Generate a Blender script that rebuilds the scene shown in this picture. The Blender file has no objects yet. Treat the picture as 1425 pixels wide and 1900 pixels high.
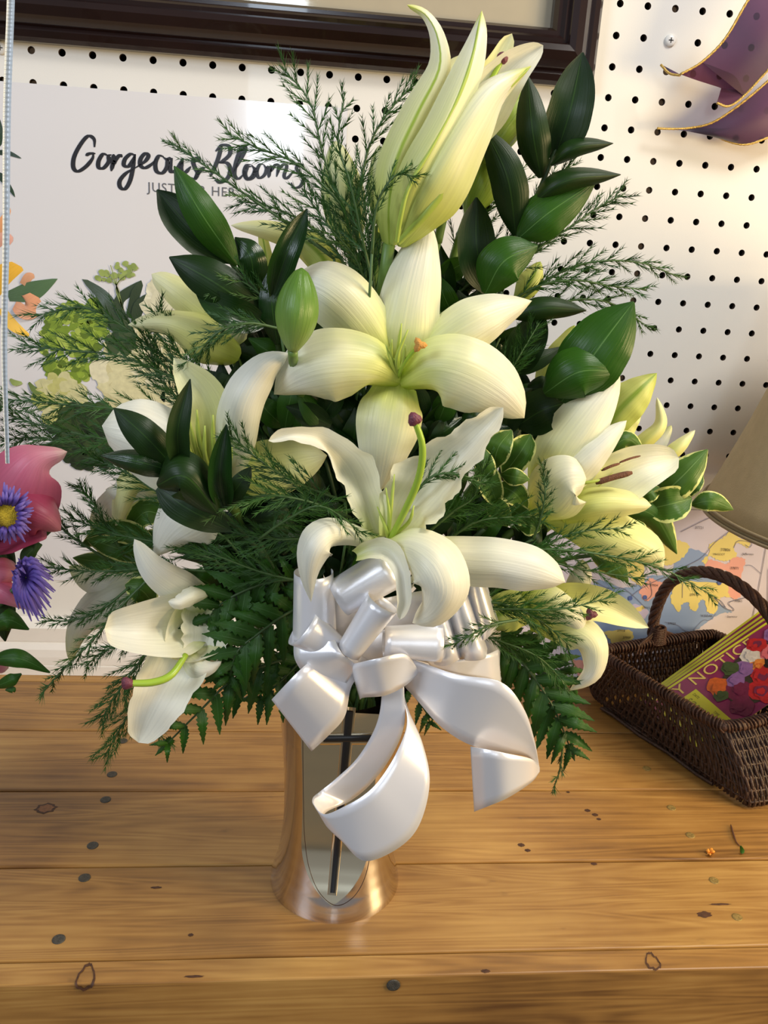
import bpy, bmesh, math, random
from mathutils import Vector, Matrix, Euler
from mathutils.noise import noise as pnoise
random.seed(7)
C = bpy.context.scene.collection
ZT = 0.9                      # height of the worktop in metres
ZOFF = 0.5859 + ZT            # survey origin (a pegboard hole) above the floor

# ---------------------------------------------------------------- camera
W, H, F = 1425.0, 1900.0, 1631.28
cam_d = bpy.data.cameras.new('camera'); cam = bpy.data.objects.new('camera', cam_d); C.objects.link(cam)
cam_d.sensor_fit = 'HORIZONTAL'; cam_d.sensor_width = 36.0; cam_d.lens = F * 36.0 / W
cam_d.clip_start = 0.01; cam_d.clip_end = 50
cam.location = (0.2336275, -0.857525, -0.1278493 + ZOFF)
cam.rotation_euler = (1.2611715, -0.0613068, -0.0890282)
bpy.context.scene.camera = cam
CAM = Vector(cam.location); ROT = Euler(cam.rotation_euler).to_matrix()

def ray(px, py): return ROT @ Vector(((px - W/2) / F, -(py - H/2) / F, -1.0))
# ---------------------------------------------------------------- light
sc = bpy.context.scene
wd = bpy.data.worlds.new('world'); sc.world = wd; wd.use_nodes = True
bg = wd.node_tree.nodes['Background']; bg.inputs[0].default_value = (0.56, 0.56, 0.58, 1); bg.inputs[1].default_value = 0.36
def area(name, loc, target, size, energy, col, sy=None):
    l = bpy.data.lights.new(name, 'AREA'); l.energy = energy; l.color = col; l.size = size
    if sy: l.shape = 'RECTANGLE'; l.size_y = sy
    o = bpy.data.objects.new(name, l); C.objects.link(o); o.location = loc
    o.rotation_euler = (Vector(target) - Vector(loc)).to_track_quat('-Z', 'Y').to_euler()
    return o
area('ceiling_panel_light', (1.05, -0.80, 2.35), (0.30, -0.3, 1.1), 0.40, 16, (1.0, 0.95, 0.87), 0.4)
area('window_daylight', (-1.15, -1.5, 2.05), (0.2, -0.1, 1.4), 0.6, 17, (0.76, 0.85, 1.0), 0.7)
area('added_warm_fill', (1.45, -0.75, 1.30), (0.6, -0.05, 1.0), 0.4, 14, (1.0, 0.74, 0.38), 0.4)  # added warm fill for the lower wall, not a lamp of the room
_d = ray(512, 215); _w = CAM + _d * ((0 - CAM.y) / _d.y); _r = Vector((_d.x, -_d.y, _d.z)).normalized()
_q = _w + _r * 3.0
area('far_window', (_q.x, _q.y, _q.z + .12), tuple(_w), 0.22, 7, (0.75, 0.87, 1.0), 0.6)
vs = sc.view_settings
vs.view_transform = 'Standard'; vs.look = 'None'; vs.gamma = 1; vs.use_curve_mapping = False; vs.exposure = 0.0

# ---------------------------------------------------------------- survey helpers
def P(px, py, Y):                       # point on the vertical plane Y (mm from the wall)
    d = ray(px, py); return CAM + d * ((Y/1000.0 - CAM.y) / d.y)
def Z(px, py, z):                       # point at height z (mm above the worktop)
    d = ray(px, py); return CAM + d * ((ZT + z/1000.0 - CAM.z) / d.z)
def onplane(px, py, o, n):
    d = ray(px, py); return CAM + d * ((o - CAM).dot(n) / d.dot(n))
def mpp(p): return -((ROT.transposed() @ (p - CAM)).z) / F     # metres per pixel at p
def mm(x, y, z): return Vector((x/1000.0, y/1000.0, z/1000.0 + ZT))   # z above worktop

# ---------------------------------------------------------------- object helpers
def thing(name, label, cat, loc=(0, 0, 0), group=None):
    o = bpy.data.objects.new(name, None); C.objects.link(o); o.location = loc; o.empty_display_size = .02
    o['label'] = label; o['category'] = cat
    if group: o['group'] = group
    return o
def tag(o, label, cat, group=None):
    o['label'] = label; o['category'] = cat
    if group: o['group'] = group
    return o
def root_loc(par):
    v = Vector((0, 0, 0))
    while par is not None: v += Vector(par.location); par = par.parent
    return v
def mesh(name, verts, faces, m, par=None, uvs=None, smooth=True, mi=None, loc=None, stuff=False):
    me = bpy.data.meshes.new(name)
    off = root_loc(par) if loc is None else Vector(loc)
    me.from_pydata([tuple(Vector(v) - off) for v in verts], [], faces)
    ms = m if isinstance(m, (list, tuple)) else [m]
    for q in ms: me.materials.append(q)
    if uvs:
        l = me.uv_layers.new(name='UVMap')
        for lp in me.loops: l.data[lp.index].uv = uvs[lp.vertex_index]
    if mi: me.polygons.foreach_set('material_index', mi)
    if smooth: me.polygons.foreach_set('use_smooth', [True] * len(me.polygons))
    me.update()
    o = bpy.data.objects.new(name, me); C.objects.link(o)
    if par is not None: o.parent = par
    elif loc is not None: o.location = loc
    if stuff: o['kind'] = 'stuff'
    return o
class Buf:
    def __init__(s): s.v = []; s.f = []; s.uv = []; s.m = []
    def add(s, v, f, uv=None, m=0):
        n = len(s.v); s.v += [Vector(q) for q in v]; s.f += [tuple(i + n for i in q) for q in f]
        s.uv += uv if uv else [(0.5, 0.5)] * len(v); s.m += [m] * len(f)
    def box(s, a, b, m=0):
        x0, y0, z0 = a; x1, y1, z1 = b
        s.add([(x0,y0,z0),(x1,y0,z0),(x1,y1,z0),(x0,y1,z0),(x0,y0,z1),(x1,y0,z1),(x1,y1,z1),(x0,y1,z1)],
              [(0,3,2,1),(4,5,6,7),(0,1,5,4),(1,2,6,5),(2,3,7,6),(3,0,4,7)], m=m)
    def tube(s, pts, rad, n=6, cap=True, m=0):
        pts = [Vector(p) for p in pts]; k = len(pts)
        if not isinstance(rad, (list, tuple)): rad = [rad] * k
        vs = []; uv = []; up = None
        for i, p in enumerate(pts):
            t = (pts[min(i+1, k-1)] - pts[max(i-1, 0)]).normalized()
            if up is None: up = Vector((0, 0, 1)) if abs(t.z) < .9 else Vector((1, 0, 0))
            a = t.cross(up)
            if a.length < 1e-6: a = t.orthogonal()
            a.normalize(); b = a.cross(t).normalized(); up = b
            for j in range(n):
                an = 2 * math.pi * j / n
                vs.append(p + (a * math.cos(an) + b * math.sin(an)) * rad[i]); uv.append((j / n, i / (k - 1)))
        fs = [(i*n + j, i*n + (j+1) % n, (i+1)*n + (j+1) % n, (i+1)*n + j) for i in range(k-1) for j in range(n)]
        if cap: fs += [tuple(range(n))[::-1], tuple(range((k-1)*n, k*n))]
        s.add(vs, fs, uv, m)
    def make(s, name, m, par=None, smooth=True, loc=None, stuff=False):
        return mesh(name, s.v, s.f, m, par, s.uv, smooth, s.m, loc, stuff)
def cr(pts, t):                          # Catmull-Rom through a list of floats / Vectors, t in 0..1
    n = len(pts) - 1
    if n == 0: return pts[0]
    x = min(max(t, 0), 1) * n; i = min(int(x), n - 1); f = x - i
    p1, p2 = pts[i], pts[i+1]; p0 = pts[i-1] if i > 0 else p1 * 2 - p2; p3 = pts[i+2] if i + 2 <= n else p2 * 2 - p1
    return (p1*2 + (p2 - p0)*f + (p0*2 - p1*5 + p2*4 - p3)*(f*f) + (p1*3 - p0 - p2*3 + p3)*(f*f*f)) * 0.5
def curve(pts, n): return [cr(pts, i / n) for i in range(n + 1)]
def tubeobj(name, pts, rad, m, par=None, n=8, loc=None):
    b = Buf(); b.tube(pts, rad, n); return b.make(name, m, par, loc=loc)

# ---------------------------------------------------------------- materials
def lin(c):
    r = []
    for v in c:
        v /= 255.0; r.append(v / 12.92 if v <= .04045 else ((v + .055) / 1.055) ** 2.4)
    return (r[0], r[1], r[2], 1)
def newmat(name):
    m = bpy.data.materials.new(name); m.use_nodes = True
    nt = m.node_tree; return m, nt, nt.nodes['Principled BSDF'], nt.nodes['Material Output']
def N(nt, t, **k):
    n = nt.nodes.new(t)
    for a, b in k.items():
        if hasattr(n, a): setattr(n, a, b)
    return n
def L(nt, a, b): nt.links.new(a, b)
def simple(name, col, rough=.5, metal=0, var=.06, scale=60, bump=0, coat=0, trans=0, spec=.5, aniso=0, bscale=None):
    m, nt, p, out = newmat(name)
    tc = N(nt, 'ShaderNodeTexCoord'); no = N(nt, 'ShaderNodeTexNoise'); no.inputs['Scale'].default_value = scale
    no.inputs['Detail'].default_value = 3; L(nt, tc.outputs['Object'], no.inputs['Vector'])
    hs = N(nt, 'ShaderNodeHueSaturation'); hs.inputs['Color'].default_value = lin(col)
    mr = N(nt, 'ShaderNodeMapRange'); mr.inputs['To Min'].default_value = 1 - var; mr.inputs['To Max'].default_value = 1 + var
    mr.inputs['From Min'].default_value = .3; mr.inputs['From Max'].default_value = .7
    L(nt, no.outputs['Fac'], mr.inputs['Value']); L(nt, mr.outputs['Result'], hs.inputs['Value'])
    L(nt, hs.outputs['Color'], p.inputs['Base Color'])
    p.inputs['Roughness'].default_value = rough; p.inputs['Metallic'].default_value = metal
    p.inputs['Coat Weight'].default_value = coat; p.inputs['Specular IOR Level'].default_value = spec
    p.inputs['Anisotropic'].default_value = aniso
    if bump:
        n2 = N(nt, 'ShaderNodeTexNoise'); n2.inputs['Scale'].default_value = bscale or scale * 3; L(nt, tc.outputs['Object'], n2.inputs['Vector'])
        bp = N(nt, 'ShaderNodeBump'); bp.inputs['Strength'].default_value = bump; bp.inputs['Distance'].default_value = .002
        L(nt, n2.outputs['Fac'], bp.inputs['Height']); L(nt, bp.outputs['Normal'], p.inputs['Normal'])
    if trans:
        tr = N(nt, 'ShaderNodeBsdfTranslucent'); L(nt, hs.outputs['Color'], tr.inputs['Color'])
        mx = N(nt, 'ShaderNodeMixShader'); mx.inputs[0].default_value = trans
        L(nt, p.outputs[0], mx.inputs[1]); L(nt, tr.outputs[0], mx.inputs[2]); L(nt, mx.outputs[0], out.inputs['Surface'])
    return m
def petalmat(name, stops, rib=None, ribw=.07, rough=.42, trans=.22, veins=1.0, edge=None):
    """colour runs from the throat (v=0) to the tip (v=1); fine length-wise veins; optional coloured midrib"""
    m, nt, p, out = newmat(name)
    uv = N(nt, 'ShaderNodeUVMap'); sp = N(nt, 'ShaderNodeSeparateXYZ'); L(nt, uv.outputs[0], sp.inputs[0])
    no = N(nt, 'ShaderNodeTexNoise'); no.inputs['Scale'].default_value = 1.0; no.inputs['Detail'].default_value = 4
    mp = N(nt, 'ShaderNodeMapping'); mp.inputs['Scale'].default_value = (26, 1.6, 1); L(nt, uv.outputs[0], mp.inputs['Vector']); L(nt, mp.outputs[0], no.inputs['Vector'])
    n3 = N(nt, 'ShaderNodeTexNoise'); n3.inputs['Scale'].default_value = 3.0; L(nt, uv.outputs[0], n3.inputs['Vector'])
    ad = N(nt, 'ShaderNodeMath', operation='MULTIPLY_ADD'); L(nt, n3.outputs['Fac'], ad.inputs[0]); ad.inputs[1].default_value = .30; L(nt, sp.outputs['Y'], ad.inputs[2])
    sb = N(nt, 'ShaderNodeMath', operation='SUBTRACT'); L(nt, ad.outputs[0], sb.inputs[0]); sb.inputs[1].default_value = .15
    cr_ = N(nt, 'ShaderNodeValToRGB'); L(nt, sb.outputs[0], cr_.inputs[0])
    e = cr_.color_ramp.elements; e[0].position = stops[0][0]; e[0].color = lin(stops[0][1]); e[1].position = stops[-1][0]; e[1].color = lin(stops[-1][1])
    for a, c in stops[1:-1]:
        q = e.new(a); q.color = lin(c)
    col = cr_.outputs[0]
    # darker veins
    mr = N(nt, 'ShaderNodeMapRange'); mr.inputs['From Min'].default_value = .35; mr.inputs['From Max'].default_value = .65
    mr.inputs['To Min'].default_value = 1 - .06 * veins; mr.inputs['To Max'].default_value = 1.03; L(nt, no.outputs['Fac'], mr.inputs['Value'])
    hs = N(nt, 'ShaderNodeHueSaturation'); L(nt, col, hs.inputs['Color']); L(nt, mr.outputs['Result'], hs.inputs['Value']); col = hs.outputs[0]
    def mask(width, inv=False):
        a = N(nt, 'ShaderNodeMath', operation='SUBTRACT'); L(nt, sp.outputs['X'], a.inputs[0]); a.inputs[1].default_value = .5
        b = N(nt, 'ShaderNodeMath', operation='ABSOLUTE'); L(nt, a.outputs[0], b.inputs[0])
        c = N(nt, 'ShaderNodeMapRange'); L(nt, b.outputs[0], c.inputs['Value'])
        c.inputs['From Min'].default_value = width * .3; c.inputs['From Max'].default_value = width
        c.inputs['To Min'].default_value = 1; c.inputs['To Max'].default_value = 0
        return c.outputs[0]
    if rib:
        mx = N(nt, 'ShaderNodeMix', data_type='RGBA'); L(nt, mask(ribw), mx.inputs[0]); L(nt, col, mx.inputs[6]); mx.inputs[7].default_value = lin(rib); col = mx.outputs[2]
    if edge:
        a = N(nt, 'ShaderNodeMath', operation='SUBTRACT'); L(nt, sp.outputs['X'], a.inputs[0]); a.inputs[1].default_value = .5
        b = N(nt, 'ShaderNodeMath', operation='ABSOLUTE'); L(nt, a.outputs[0], b.inputs[0])
        n4 = N(nt, 'ShaderNodeTexNoise'); n4.inputs['Scale'].default_value = 7; L(nt, uv.outputs[0], n4.inputs['Vector'])
        d = N(nt, 'ShaderNodeMath', operation='MULTIPLY_ADD'); L(nt, n4.outputs['Fac'], d.inputs[0]); d.inputs[1].default_value = .30; L(nt, b.outputs[0], d.inputs[2])
        c = N(nt, 'ShaderNodeMapRange'); L(nt, d.outputs[0], c.inputs['Value']); c.inputs['From Min'].default_value = .56; c.inputs['From Max'].default_value = .585
        mx = N(nt, 'ShaderNodeMix', data_type='RGBA'); L(nt, c.outputs[0], mx.inputs[0]); L(nt, col, mx.inputs[6]); mx.inputs[7].default_value = lin(edge); col = mx.outputs[2]
    L(nt, col, p.inputs['Base Color']); p.inputs['Roughness'].default_value = rough
    bp = N(nt, 'ShaderNodeBump'); bp.inputs['Strength'].default_value = .28 * veins; bp.inputs['Distance'].default_value = .0012
    L(nt, no.outputs['Fac'], bp.inputs['Height']); L(nt, bp.outputs['Normal'], p.inputs['Normal'])
    if trans:
        tr = N(nt, 'ShaderNodeBsdfTranslucent'); L(nt, col, tr.inputs['Color'])
        mx = N(nt, 'ShaderNodeMixShader'); mx.inputs[0].default_value = trans
        L(nt, p.outputs[0], mx.inputs[1]); L(nt, tr.outputs[0], mx.inputs[2]); L(nt, mx.outputs[0], out.inputs['Surface'])
    return m
M = {}
WH, CRM, LEM, LIM = (246, 244, 226), (243, 241, 205), (236, 236, 150), (196, 208, 92)
M['lily_open'] = petalmat('lily_open', [(0, (178, 198, 60)), (.14, (222, 228, 120)), (.42, (240, 239, 185)), (.8, (246, 243, 220)), (1, (244, 240, 205))])
M['lily_white'] = petalmat('lily_white', [(0, (214, 222, 140)), (.2, (240, 238, 205)), (.6, WH), (1, (246, 243, 222))])
M['lily_lemon'] = petalmat('lily_lemon', [(0, (190, 205, 80)), (.35, (224, 226, 132)), (.75, (238, 236, 170)), (1, (240, 238, 190))])
M['lily_green'] = petalmat('lily_green', [(0, (150, 172, 70)), (.4, (198, 208, 108)), (.8, (214, 218, 120)), (1, (176, 192, 60))], rib=(140, 168, 50), ribw=.10)
M['lily_outer'] = petalmat('lily_outer', [(0, (178, 196, 92)), (.2, (216, 223, 128)), (.5, (238, 237, 186)), (.8, (246, 244, 220)), (1, (206, 214, 90))], rib=(160, 184, 66), ribw=.075)
M['lily_plain'] = petalmat('lily_plain', [(0, (178, 196, 92)), (.25, (216, 222, 124)), (.6, (240, 239, 190)), (.85, (246, 244, 224)), (1, (214, 220, 110))])
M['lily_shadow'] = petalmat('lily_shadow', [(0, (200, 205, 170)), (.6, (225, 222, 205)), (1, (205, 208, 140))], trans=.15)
M['bud_green'] = petalmat('bud_green', [(0, (138, 160, 82)), (.5, (98, 136, 44)), (1, (84, 124, 36))], rough=.35, trans=0, veins=1.3)
M['bud_lime'] = petalmat('bud_lime', [(0, (120, 150, 55)), (.5, (150, 176, 62)), (1, (176, 196, 90))], rib=(120, 152, 40), ribw=.1, rough=.35, trans=.05)
M['bud_cream'] = petalmat('bud_cream', [(0, (170, 190, 90)), (.5, (222, 226, 150)), (1, (236, 234, 180))], rib=(190, 204, 110), ribw=.09, trans=.1)
def dull(m, s_=.3):
    m.node_tree.nodes['Principled BSDF'].inputs['Specular IOR Level'].default_value = s_; return m
M['leaf_dark'] = petalmat('leaf_dark', [(0, (24, 46, 10)), (.5, (26, 52, 12)), (1, (20, 42, 10))], rib=(44, 74, 22), ribw=.02, rough=.42, trans=.04, veins=.8)
M['leaf_mid'] = petalmat('leaf_mid', [(0, (38, 74, 14)), (.5, (46, 88, 16)), (1, (40, 80, 18))], rib=(86, 124, 60), ribw=.015, rough=.36, trans=.08, veins=1.2)
M['leaf_gloss'] = petalmat('leaf_gloss', [(0, (24, 48, 16)), (.5, (28, 56, 18)), (1, (24, 50, 18))], rib=(48, 80, 30), ribw=.02, rough=.2, trans=.02, veins=1)
M['leaf_vary'] = petalmat('leaf_vary', [(0, (62, 94, 24)), (.5, (66, 102, 30)), (1, (74, 108, 36))], rib=(104, 136, 70), ribw=.02, rough=.4, trans=.08, edge=(212, 214, 132))
M['leaf_fern'] = petalmat('leaf_fern', [(0, (38, 74, 16)), (.6, (44, 86, 20)), (1, (38, 76, 20))], rib=(60, 96, 44), ribw=.03, rough=.34, trans=.06, veins=1.5)
for k_ in ('leaf_dark', 'leaf_mid', 'leaf_vary', 'leaf_fern'): dull(M[k_])
M['leaf_aster'] = petalmat('leaf_aster', [(0, (50, 84, 36)), (1, (66, 102, 46))], rib=(90, 124, 60), ribw=.03, rough=.45, trans=.08)
M['plume'] = simple('plume', (50, 92, 26), .55, var=.25, scale=40, trans=.12)
M['plume_stem'] = simple('plume_stem', (70, 98, 50), .5)
M['rib_green'] = simple('rib_green', (176, 196, 84), .42, trans=.15)
M['stem'] = simple('stem', (104, 134, 60), .45, var=.12, scale=30)
M['stem_dark'] = simple('stem_dark', (52, 76, 36), .5)
M['filament'] = simple('filament', (192, 208, 92), .4, trans=.15)
M['style'] = simple('style', (156, 186, 58), .35)
M['stigma'] = simple('stigma', (112, 52, 66), .5, bump=.4, scale=300)
M['anther'] = simple('anther', (112, 70, 44), .8, bump=.5, scale=400, var=.2)
M['pollen'] = simple('pollen', (208, 150, 70), .8, bump=.4, scale=400)
M['pink_petal'] = petalmat('pink_petal', [(0, (196, 84, 112)), (.55, (214, 110, 136)), (.85, (222, 150, 160)), (1, (226, 190, 176))])
M['pink_deep'] = petalmat('pink_deep', [(0, (128, 40, 66)), (.6, (176, 66, 96)), (1, (218, 140, 150))])
M['violet'] = petalmat('violet', [(0, (70, 48, 120)), (.5, (96, 74, 164)), (1, (132, 112, 196))], rough=.5)
M['aster_eye'] = simple('aster_eye', (214, 180, 40), .8, bump=.8, scale=500, var=.2)

# ---------------------------------------------------------------- blades (petals and leaves)
def blade(name, sp, wd, m, par, cup=.12, roll=0, rip=0, ripn=4, saw=0, sawn=9, nl=22, nw=8, ridge=0.02, rnd=True, twist=0, label=None, world=False):
    pts = [Vector(q) for q in sp] if world else [P(*q) for q in sp]
    sc_ = [mpp(p) for p in pts]; ws = [w * s for w, s in zip(wd, [sc_[min(int(i * len(sc_) / len(wd)), len(sc_) - 1)] for i in range(len(wd))])]
    rl = roll if isinstance(roll, (list, tuple)) else [roll]
    V = []; UV = []; S0 = None; ph = random.random() * 6
    for i in range(nl + 1):
        t = i / nl
        p = cr(pts, t); T = (cr(pts, min(t + .02, 1)) - cr(pts, max(t - .02, 0))).normalized()
        v = (CAM - p).normalized(); S = T.cross(v)
        if S0 is not None:
            if S.length < .35: S = S0 - T * S0.dot(T)
            if S.dot(S0) < 0: S = -S
            S = (S.normalized() + S0 * .5)
            S = S - T * S.dot(T)
        S.normalize(); S0 = S; Nn = S.cross(T).normalized()
        if Nn.dot(v) < 0: Nn = -Nn
        r = math.radians(cr([float(q) for q in rl], t) if len(rl) > 1 else rl[0])
        Sr = S * math.cos(r) + Nn * math.sin(r); Nr = Nn * math.cos(r) - S * math.sin(r)
        w = max(cr(ws, t), 0.00008)
        if rnd and t > .9: w *= math.sqrt(max(0.0, 1 - ((t - .9) / .1) ** 2)) * .92 + .08 * (1 - (t-.9)/.1)
        for j in range(nw + 1):
            u = -1 + 2 * j / nw; a = abs(u); ww = w
            if saw and a > .8: ww = w * (1 - saw * ((t * sawn) % 1.0))
            
            if rip > .04: ww *= 1 + (rip * .8 * math.sin(ripn * 9.4 * t + ph * 2 + (2.1 if u > 0 else 0)) + rip * .35 * math.sin(ripn * 21 * t + ph)) * a * a * min(1, 4 * t)
            n_ = -cup * w * (u * u - .3) * 2 + ridge * w * math.exp(-(u / .18) ** 2) * -1
            if rip: n_ += rip * w * math.sin(ripn * 6.283 * t + ph + (1.7 if u > 0 else 0)) * a ** 1.5
            V.append(p + Sr * (u * ww / 2) + Nr * n_); UV.append(((u + 1) / 2, t))
    k = nw + 1
    Fs = [(i*k + j, i*k + j + 1, (i+1)*k + j + 1, (i+1)*k + j) for i in range(nl) for j in range(nw)]
    o = mesh(name, V, Fs, m, par, UV)
    if label: o['label'] = label
    return o
def loft(name, secs, m, par, n=10, k=6, label=None, bulge=0, ns=None):
    """ribbon through cross sections ((x,y,Y),(x,y,Y))"""
    A = [P(*a) for a, b in secs]; B = [P(*b) for a, b in secs]
    nl = ns or n * (len(secs) - 1); V = []; UV = []
    for i in range(nl + 1):
        t = i / nl; a = cr(A, t); b = cr(B, t)
        for j in range(k + 1): V.append(a.lerp(b, j / k)); UV.append((j / k, t))
    kk = k + 1
    Fs = [(i*kk + j, i*kk + j + 1, (i+1)*kk + j + 1, (i+1)*kk + j) for i in range(nl) for j in range(k)]
    o = mesh(name, V, Fs, m, par, UV)
    sd = o.modifiers.new('thickness', 'SOLIDIFY'); sd.thickness = .00035; sd.offset = 0
    if label: o['label'] = label
    return o
def bud(name, a, b, wpx, m, par, lobes=3, n=22, k=30, prof=None, groove=.10, label=None):
    A, B = P(*a), P(*b); ax = (B - A); T = ax.normalized(); v = (CAM - A).normalized()
    S = T.cross(v).normalized(); Nn = S.cross(T); w = wpx * mpp(A) / 2
    prof = prof or [.22, .62, .88, 1.0, .98, .84, .58, .2]
    V = []; UV = []
    for i in range(n + 1):
        t = i / n; r = max(cr(prof, t), .02) * w
        if t > .96: r *= 1 - (t - .96) / .04 * .8
        for j in range(k):
            an = 2 * math.pi * j / k
            g = 1 - groove * math.exp(-((((an * lobes / 6.283 + .35) % 1.0) - .5) / .09) ** 2)
            V.append(A + ax * t + (S * math.cos(an) + Nn * math.sin(an)) * r * g)
            UV.append(((an * lobes / 6.283 + .35) % 1.0, t))
    Fs = [(i*k + j, i*k + (j+1) % k, (i+1)*k + (j+1) % k, (i+1)*k + j) for i in range(n) for j in range(k)]
    Fs += [tuple(range(k))[::-1], tuple(range(n*k, (n+1)*k))]
    o = mesh(name, V, Fs, m, par, UV)
    if label: o['label'] = label
    return o
def ball(name, c, r, m, par, sx=1, sy=1, sz=1, lob=0, label=None):
    b = Buf(); n, k = 8, 12; V = []
    for i in range(n + 1):
        th = math.pi * i / n
        for j in range(k):
            an = 6.283 * j / k; q = r * (1 + lob * math.cos(3 * an))
            V.append(Vector(c) + Vector((q*sx*math.sin(th)*math.cos(an), r*sy*math.cos(th), q*sz*math.sin(th)*math.sin(an))))
    b.add(V, [(i*k + j, (i+1)*k + j, (i+1)*k + (j+1) % k, i*k + (j+1) % k) for i in range(n) for j in range(k)])
    o = b.make(name, m, par)
    if label: o['label'] = label
    return o
MOUTH = (643, 1225, -319)
def stem_to_vase(par, a, r=.0028, m=None, name='stem'):
    A = P(*a); V0 = mm(273, -319, 158) + Vector((random.uniform(-.018, .018), random.uniform(-.012, .012), 0))
    D = mm(273, -319, 40) + Vector((random.uniform(-.015, .015), random.uniform(-.012, .012), 0))
    mid = (A + V0) / 2; mid.y = max(mid.y, V0.y - .01); mid.y = (mid.y + V0.y) / 2
    pts = curve([A, mid, V0, D], 24); tubeobj(name, pts, r, m or M['stem'], par)
exec_later = []

# ================================================================= SETTING
def wallmat():
    m, nt, p, out = newmat('pegboard_white'); tc = N(nt, 'ShaderNodeTexCoord')
    no = N(nt, 'ShaderNodeTexNoise'); no.inputs['Scale'].default_value = 3; L(nt, tc.outputs['Object'], no.inputs['Vector'])
    r = N(nt, 'ShaderNodeValToRGB'); r.color_ramp.elements[0].color = lin((222, 218, 210)); r.color_ramp.elements[1].color = lin((230, 227, 220)); L(nt, no.outputs['Fac'], r.inputs[0]); L(nt, r.outputs[0], p.inputs['Base Color'])
    n2 = N(nt, 'ShaderNodeTexNoise'); n2.inputs['Scale'].default_value = 900; L(nt, tc.outputs['Object'], n2.inputs['Vector'])
    b = N(nt, 'ShaderNodeBump'); b.inputs['Strength'].default_value = .08; b.inputs['Distance'].default_value = .0005; L(nt, n2.outputs['Fac'], b.inputs['Height']); L(nt, b.outputs[0], p.inputs['Normal'])
    p.inputs['Roughness'].default_value = .38; p.inputs['Coat Weight'].default_value = .15; return m
M['wall'] = wallmat(); M['hole'] = simple('hole_edge', (70, 52, 38), .9)
M['dark'] = simple('wall_cavity', (26, 22, 20), .9); M['stud'] = simple('stud_wood', (176, 142, 108), .8, var=.15)
HP = .0254
def holed_board():
    b = Buf(); x0, x1, y0, y1 = -3, 33, -7, 20; n = 16; R = .0031; scr = {(22, -2), (-1, 0)}
    for ix in range(x0, x1):
        for iy in range(y0, y1):
            cx, cz = ix * HP, ZOFF - iy * HP; h = HP / 2
            if (ix, iy) in scr or (ix % 9 == 99):
                b.add([(cx-h,0,cz-h),(cx+h,0,cz-h),(cx+h,0,cz+h),(cx-h,0,cz+h)], [(0,1,2,3)]); continue
            V = []; Fs = []
            for j in range(n):
                an = 2 * math.pi * (j + .5) / n; c, s = math.cos(an), math.sin(an); k = h / max(abs(c), abs(s))
                V.append((cx + c*k, 0, cz + s*k))
            for j in range(n):
                an = 2 * math.pi * (j + .5) / n; V.append((cx + R*math.cos(an), 0, cz + R*math.sin(an)))
            for q, (sx, sz) in enumerate([(1,1),(-1,1),(-1,-1),(1,-1)]): V.append((cx+sx*h, 0, cz+sz*h))
            for j in range(n):
                j2 = (j + 1) % n; Fs.append((j, j2, n + j2, n + j))
            for q in range(4): a = q * 4 + 1; Fs.append((a, 2*n + q, (a + 1) % n))
            b.add(V, Fs)
            V = []
            for yy in (0, .005):
                for j in range(n):
                    an = 2 * math.pi * (j + .5) / n; V.append((cx + R*math.cos(an), yy, cz + R*math.sin(an)))
            b.add(V, [(j, (j+1) % n, n + (j+1) % n, n + j) for j in range(n)], m=1)
    X0, X1 = (x0-.5)*HP, (x1-.5)*HP; Z1, Z0 = ZOFF - (y0-.5)*HP, ZOFF - (y1-.5)*HP
    for a in [(-.9, X0, 0, 2.5), (X1, 1.9, 0, 2.5), (X0, X1, 0, Z0), (X0, X1, Z1, 2.5)]:
        b.add([(a[0],0,a[2]),(a[1],0,a[2]),(a[1],0,a[3]),(a[0],0,a[3])], [(0,1,2,3)])
    b.box((-.9, .03, 0), (1.9, .05, 2.5), m=2)
    w = b.make('wall_back', [M['wall'], M['hole'], M['dark']], None, smooth=False, loc=(0, 0, 0)); w['kind'] = 'structure'
    for cx in (22.1*HP, -.4*HP):
        s = Buf(); s.box((cx - .017, .0055, .3), (cx + .017, .0295, 2.4)); o = s.make('stud', M['stud'], w, smooth=False)
    return w
WALL = holed_board()
fl = Buf(); fl.box((-.9, -3, -.05), (1.9, .05, 0)); o = fl.make('floor', simple('floor_grey', (120, 112, 100), .7), None, False, loc=(0, 0, 0)); o['kind'] = 'structure'
# white trim strip at the foot of the pegboard: moulded profile run along X
def trim():
    prof = [(0, 58), (-6, 53), (-13, 50.5), (-13, 36), (-12, 35.3), (-12, 34.4), (-14, 33.8), (-16.5, 28), (-17.5, 20), (-17.5, 12.2), (-16.3, 11.8), (-16.3, 10.8), (-18.5, 10.2), (-18.5, .2), (0, .2)]
    b = Buf(); k = len(prof)
    V = [mm(x, y, z) for x in (-900, 1900) for y, z in prof]
    b.add(V, [(i, i + 1, k + i + 1, k + i) for i in range(k - 1)])
    o = b.make('baseboard_back', simple('trim_white', (232, 226, 216), .35, var=.02), None, False, loc=(0, 0, 0)); o['kind'] = 'structure'
trim()
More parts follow.
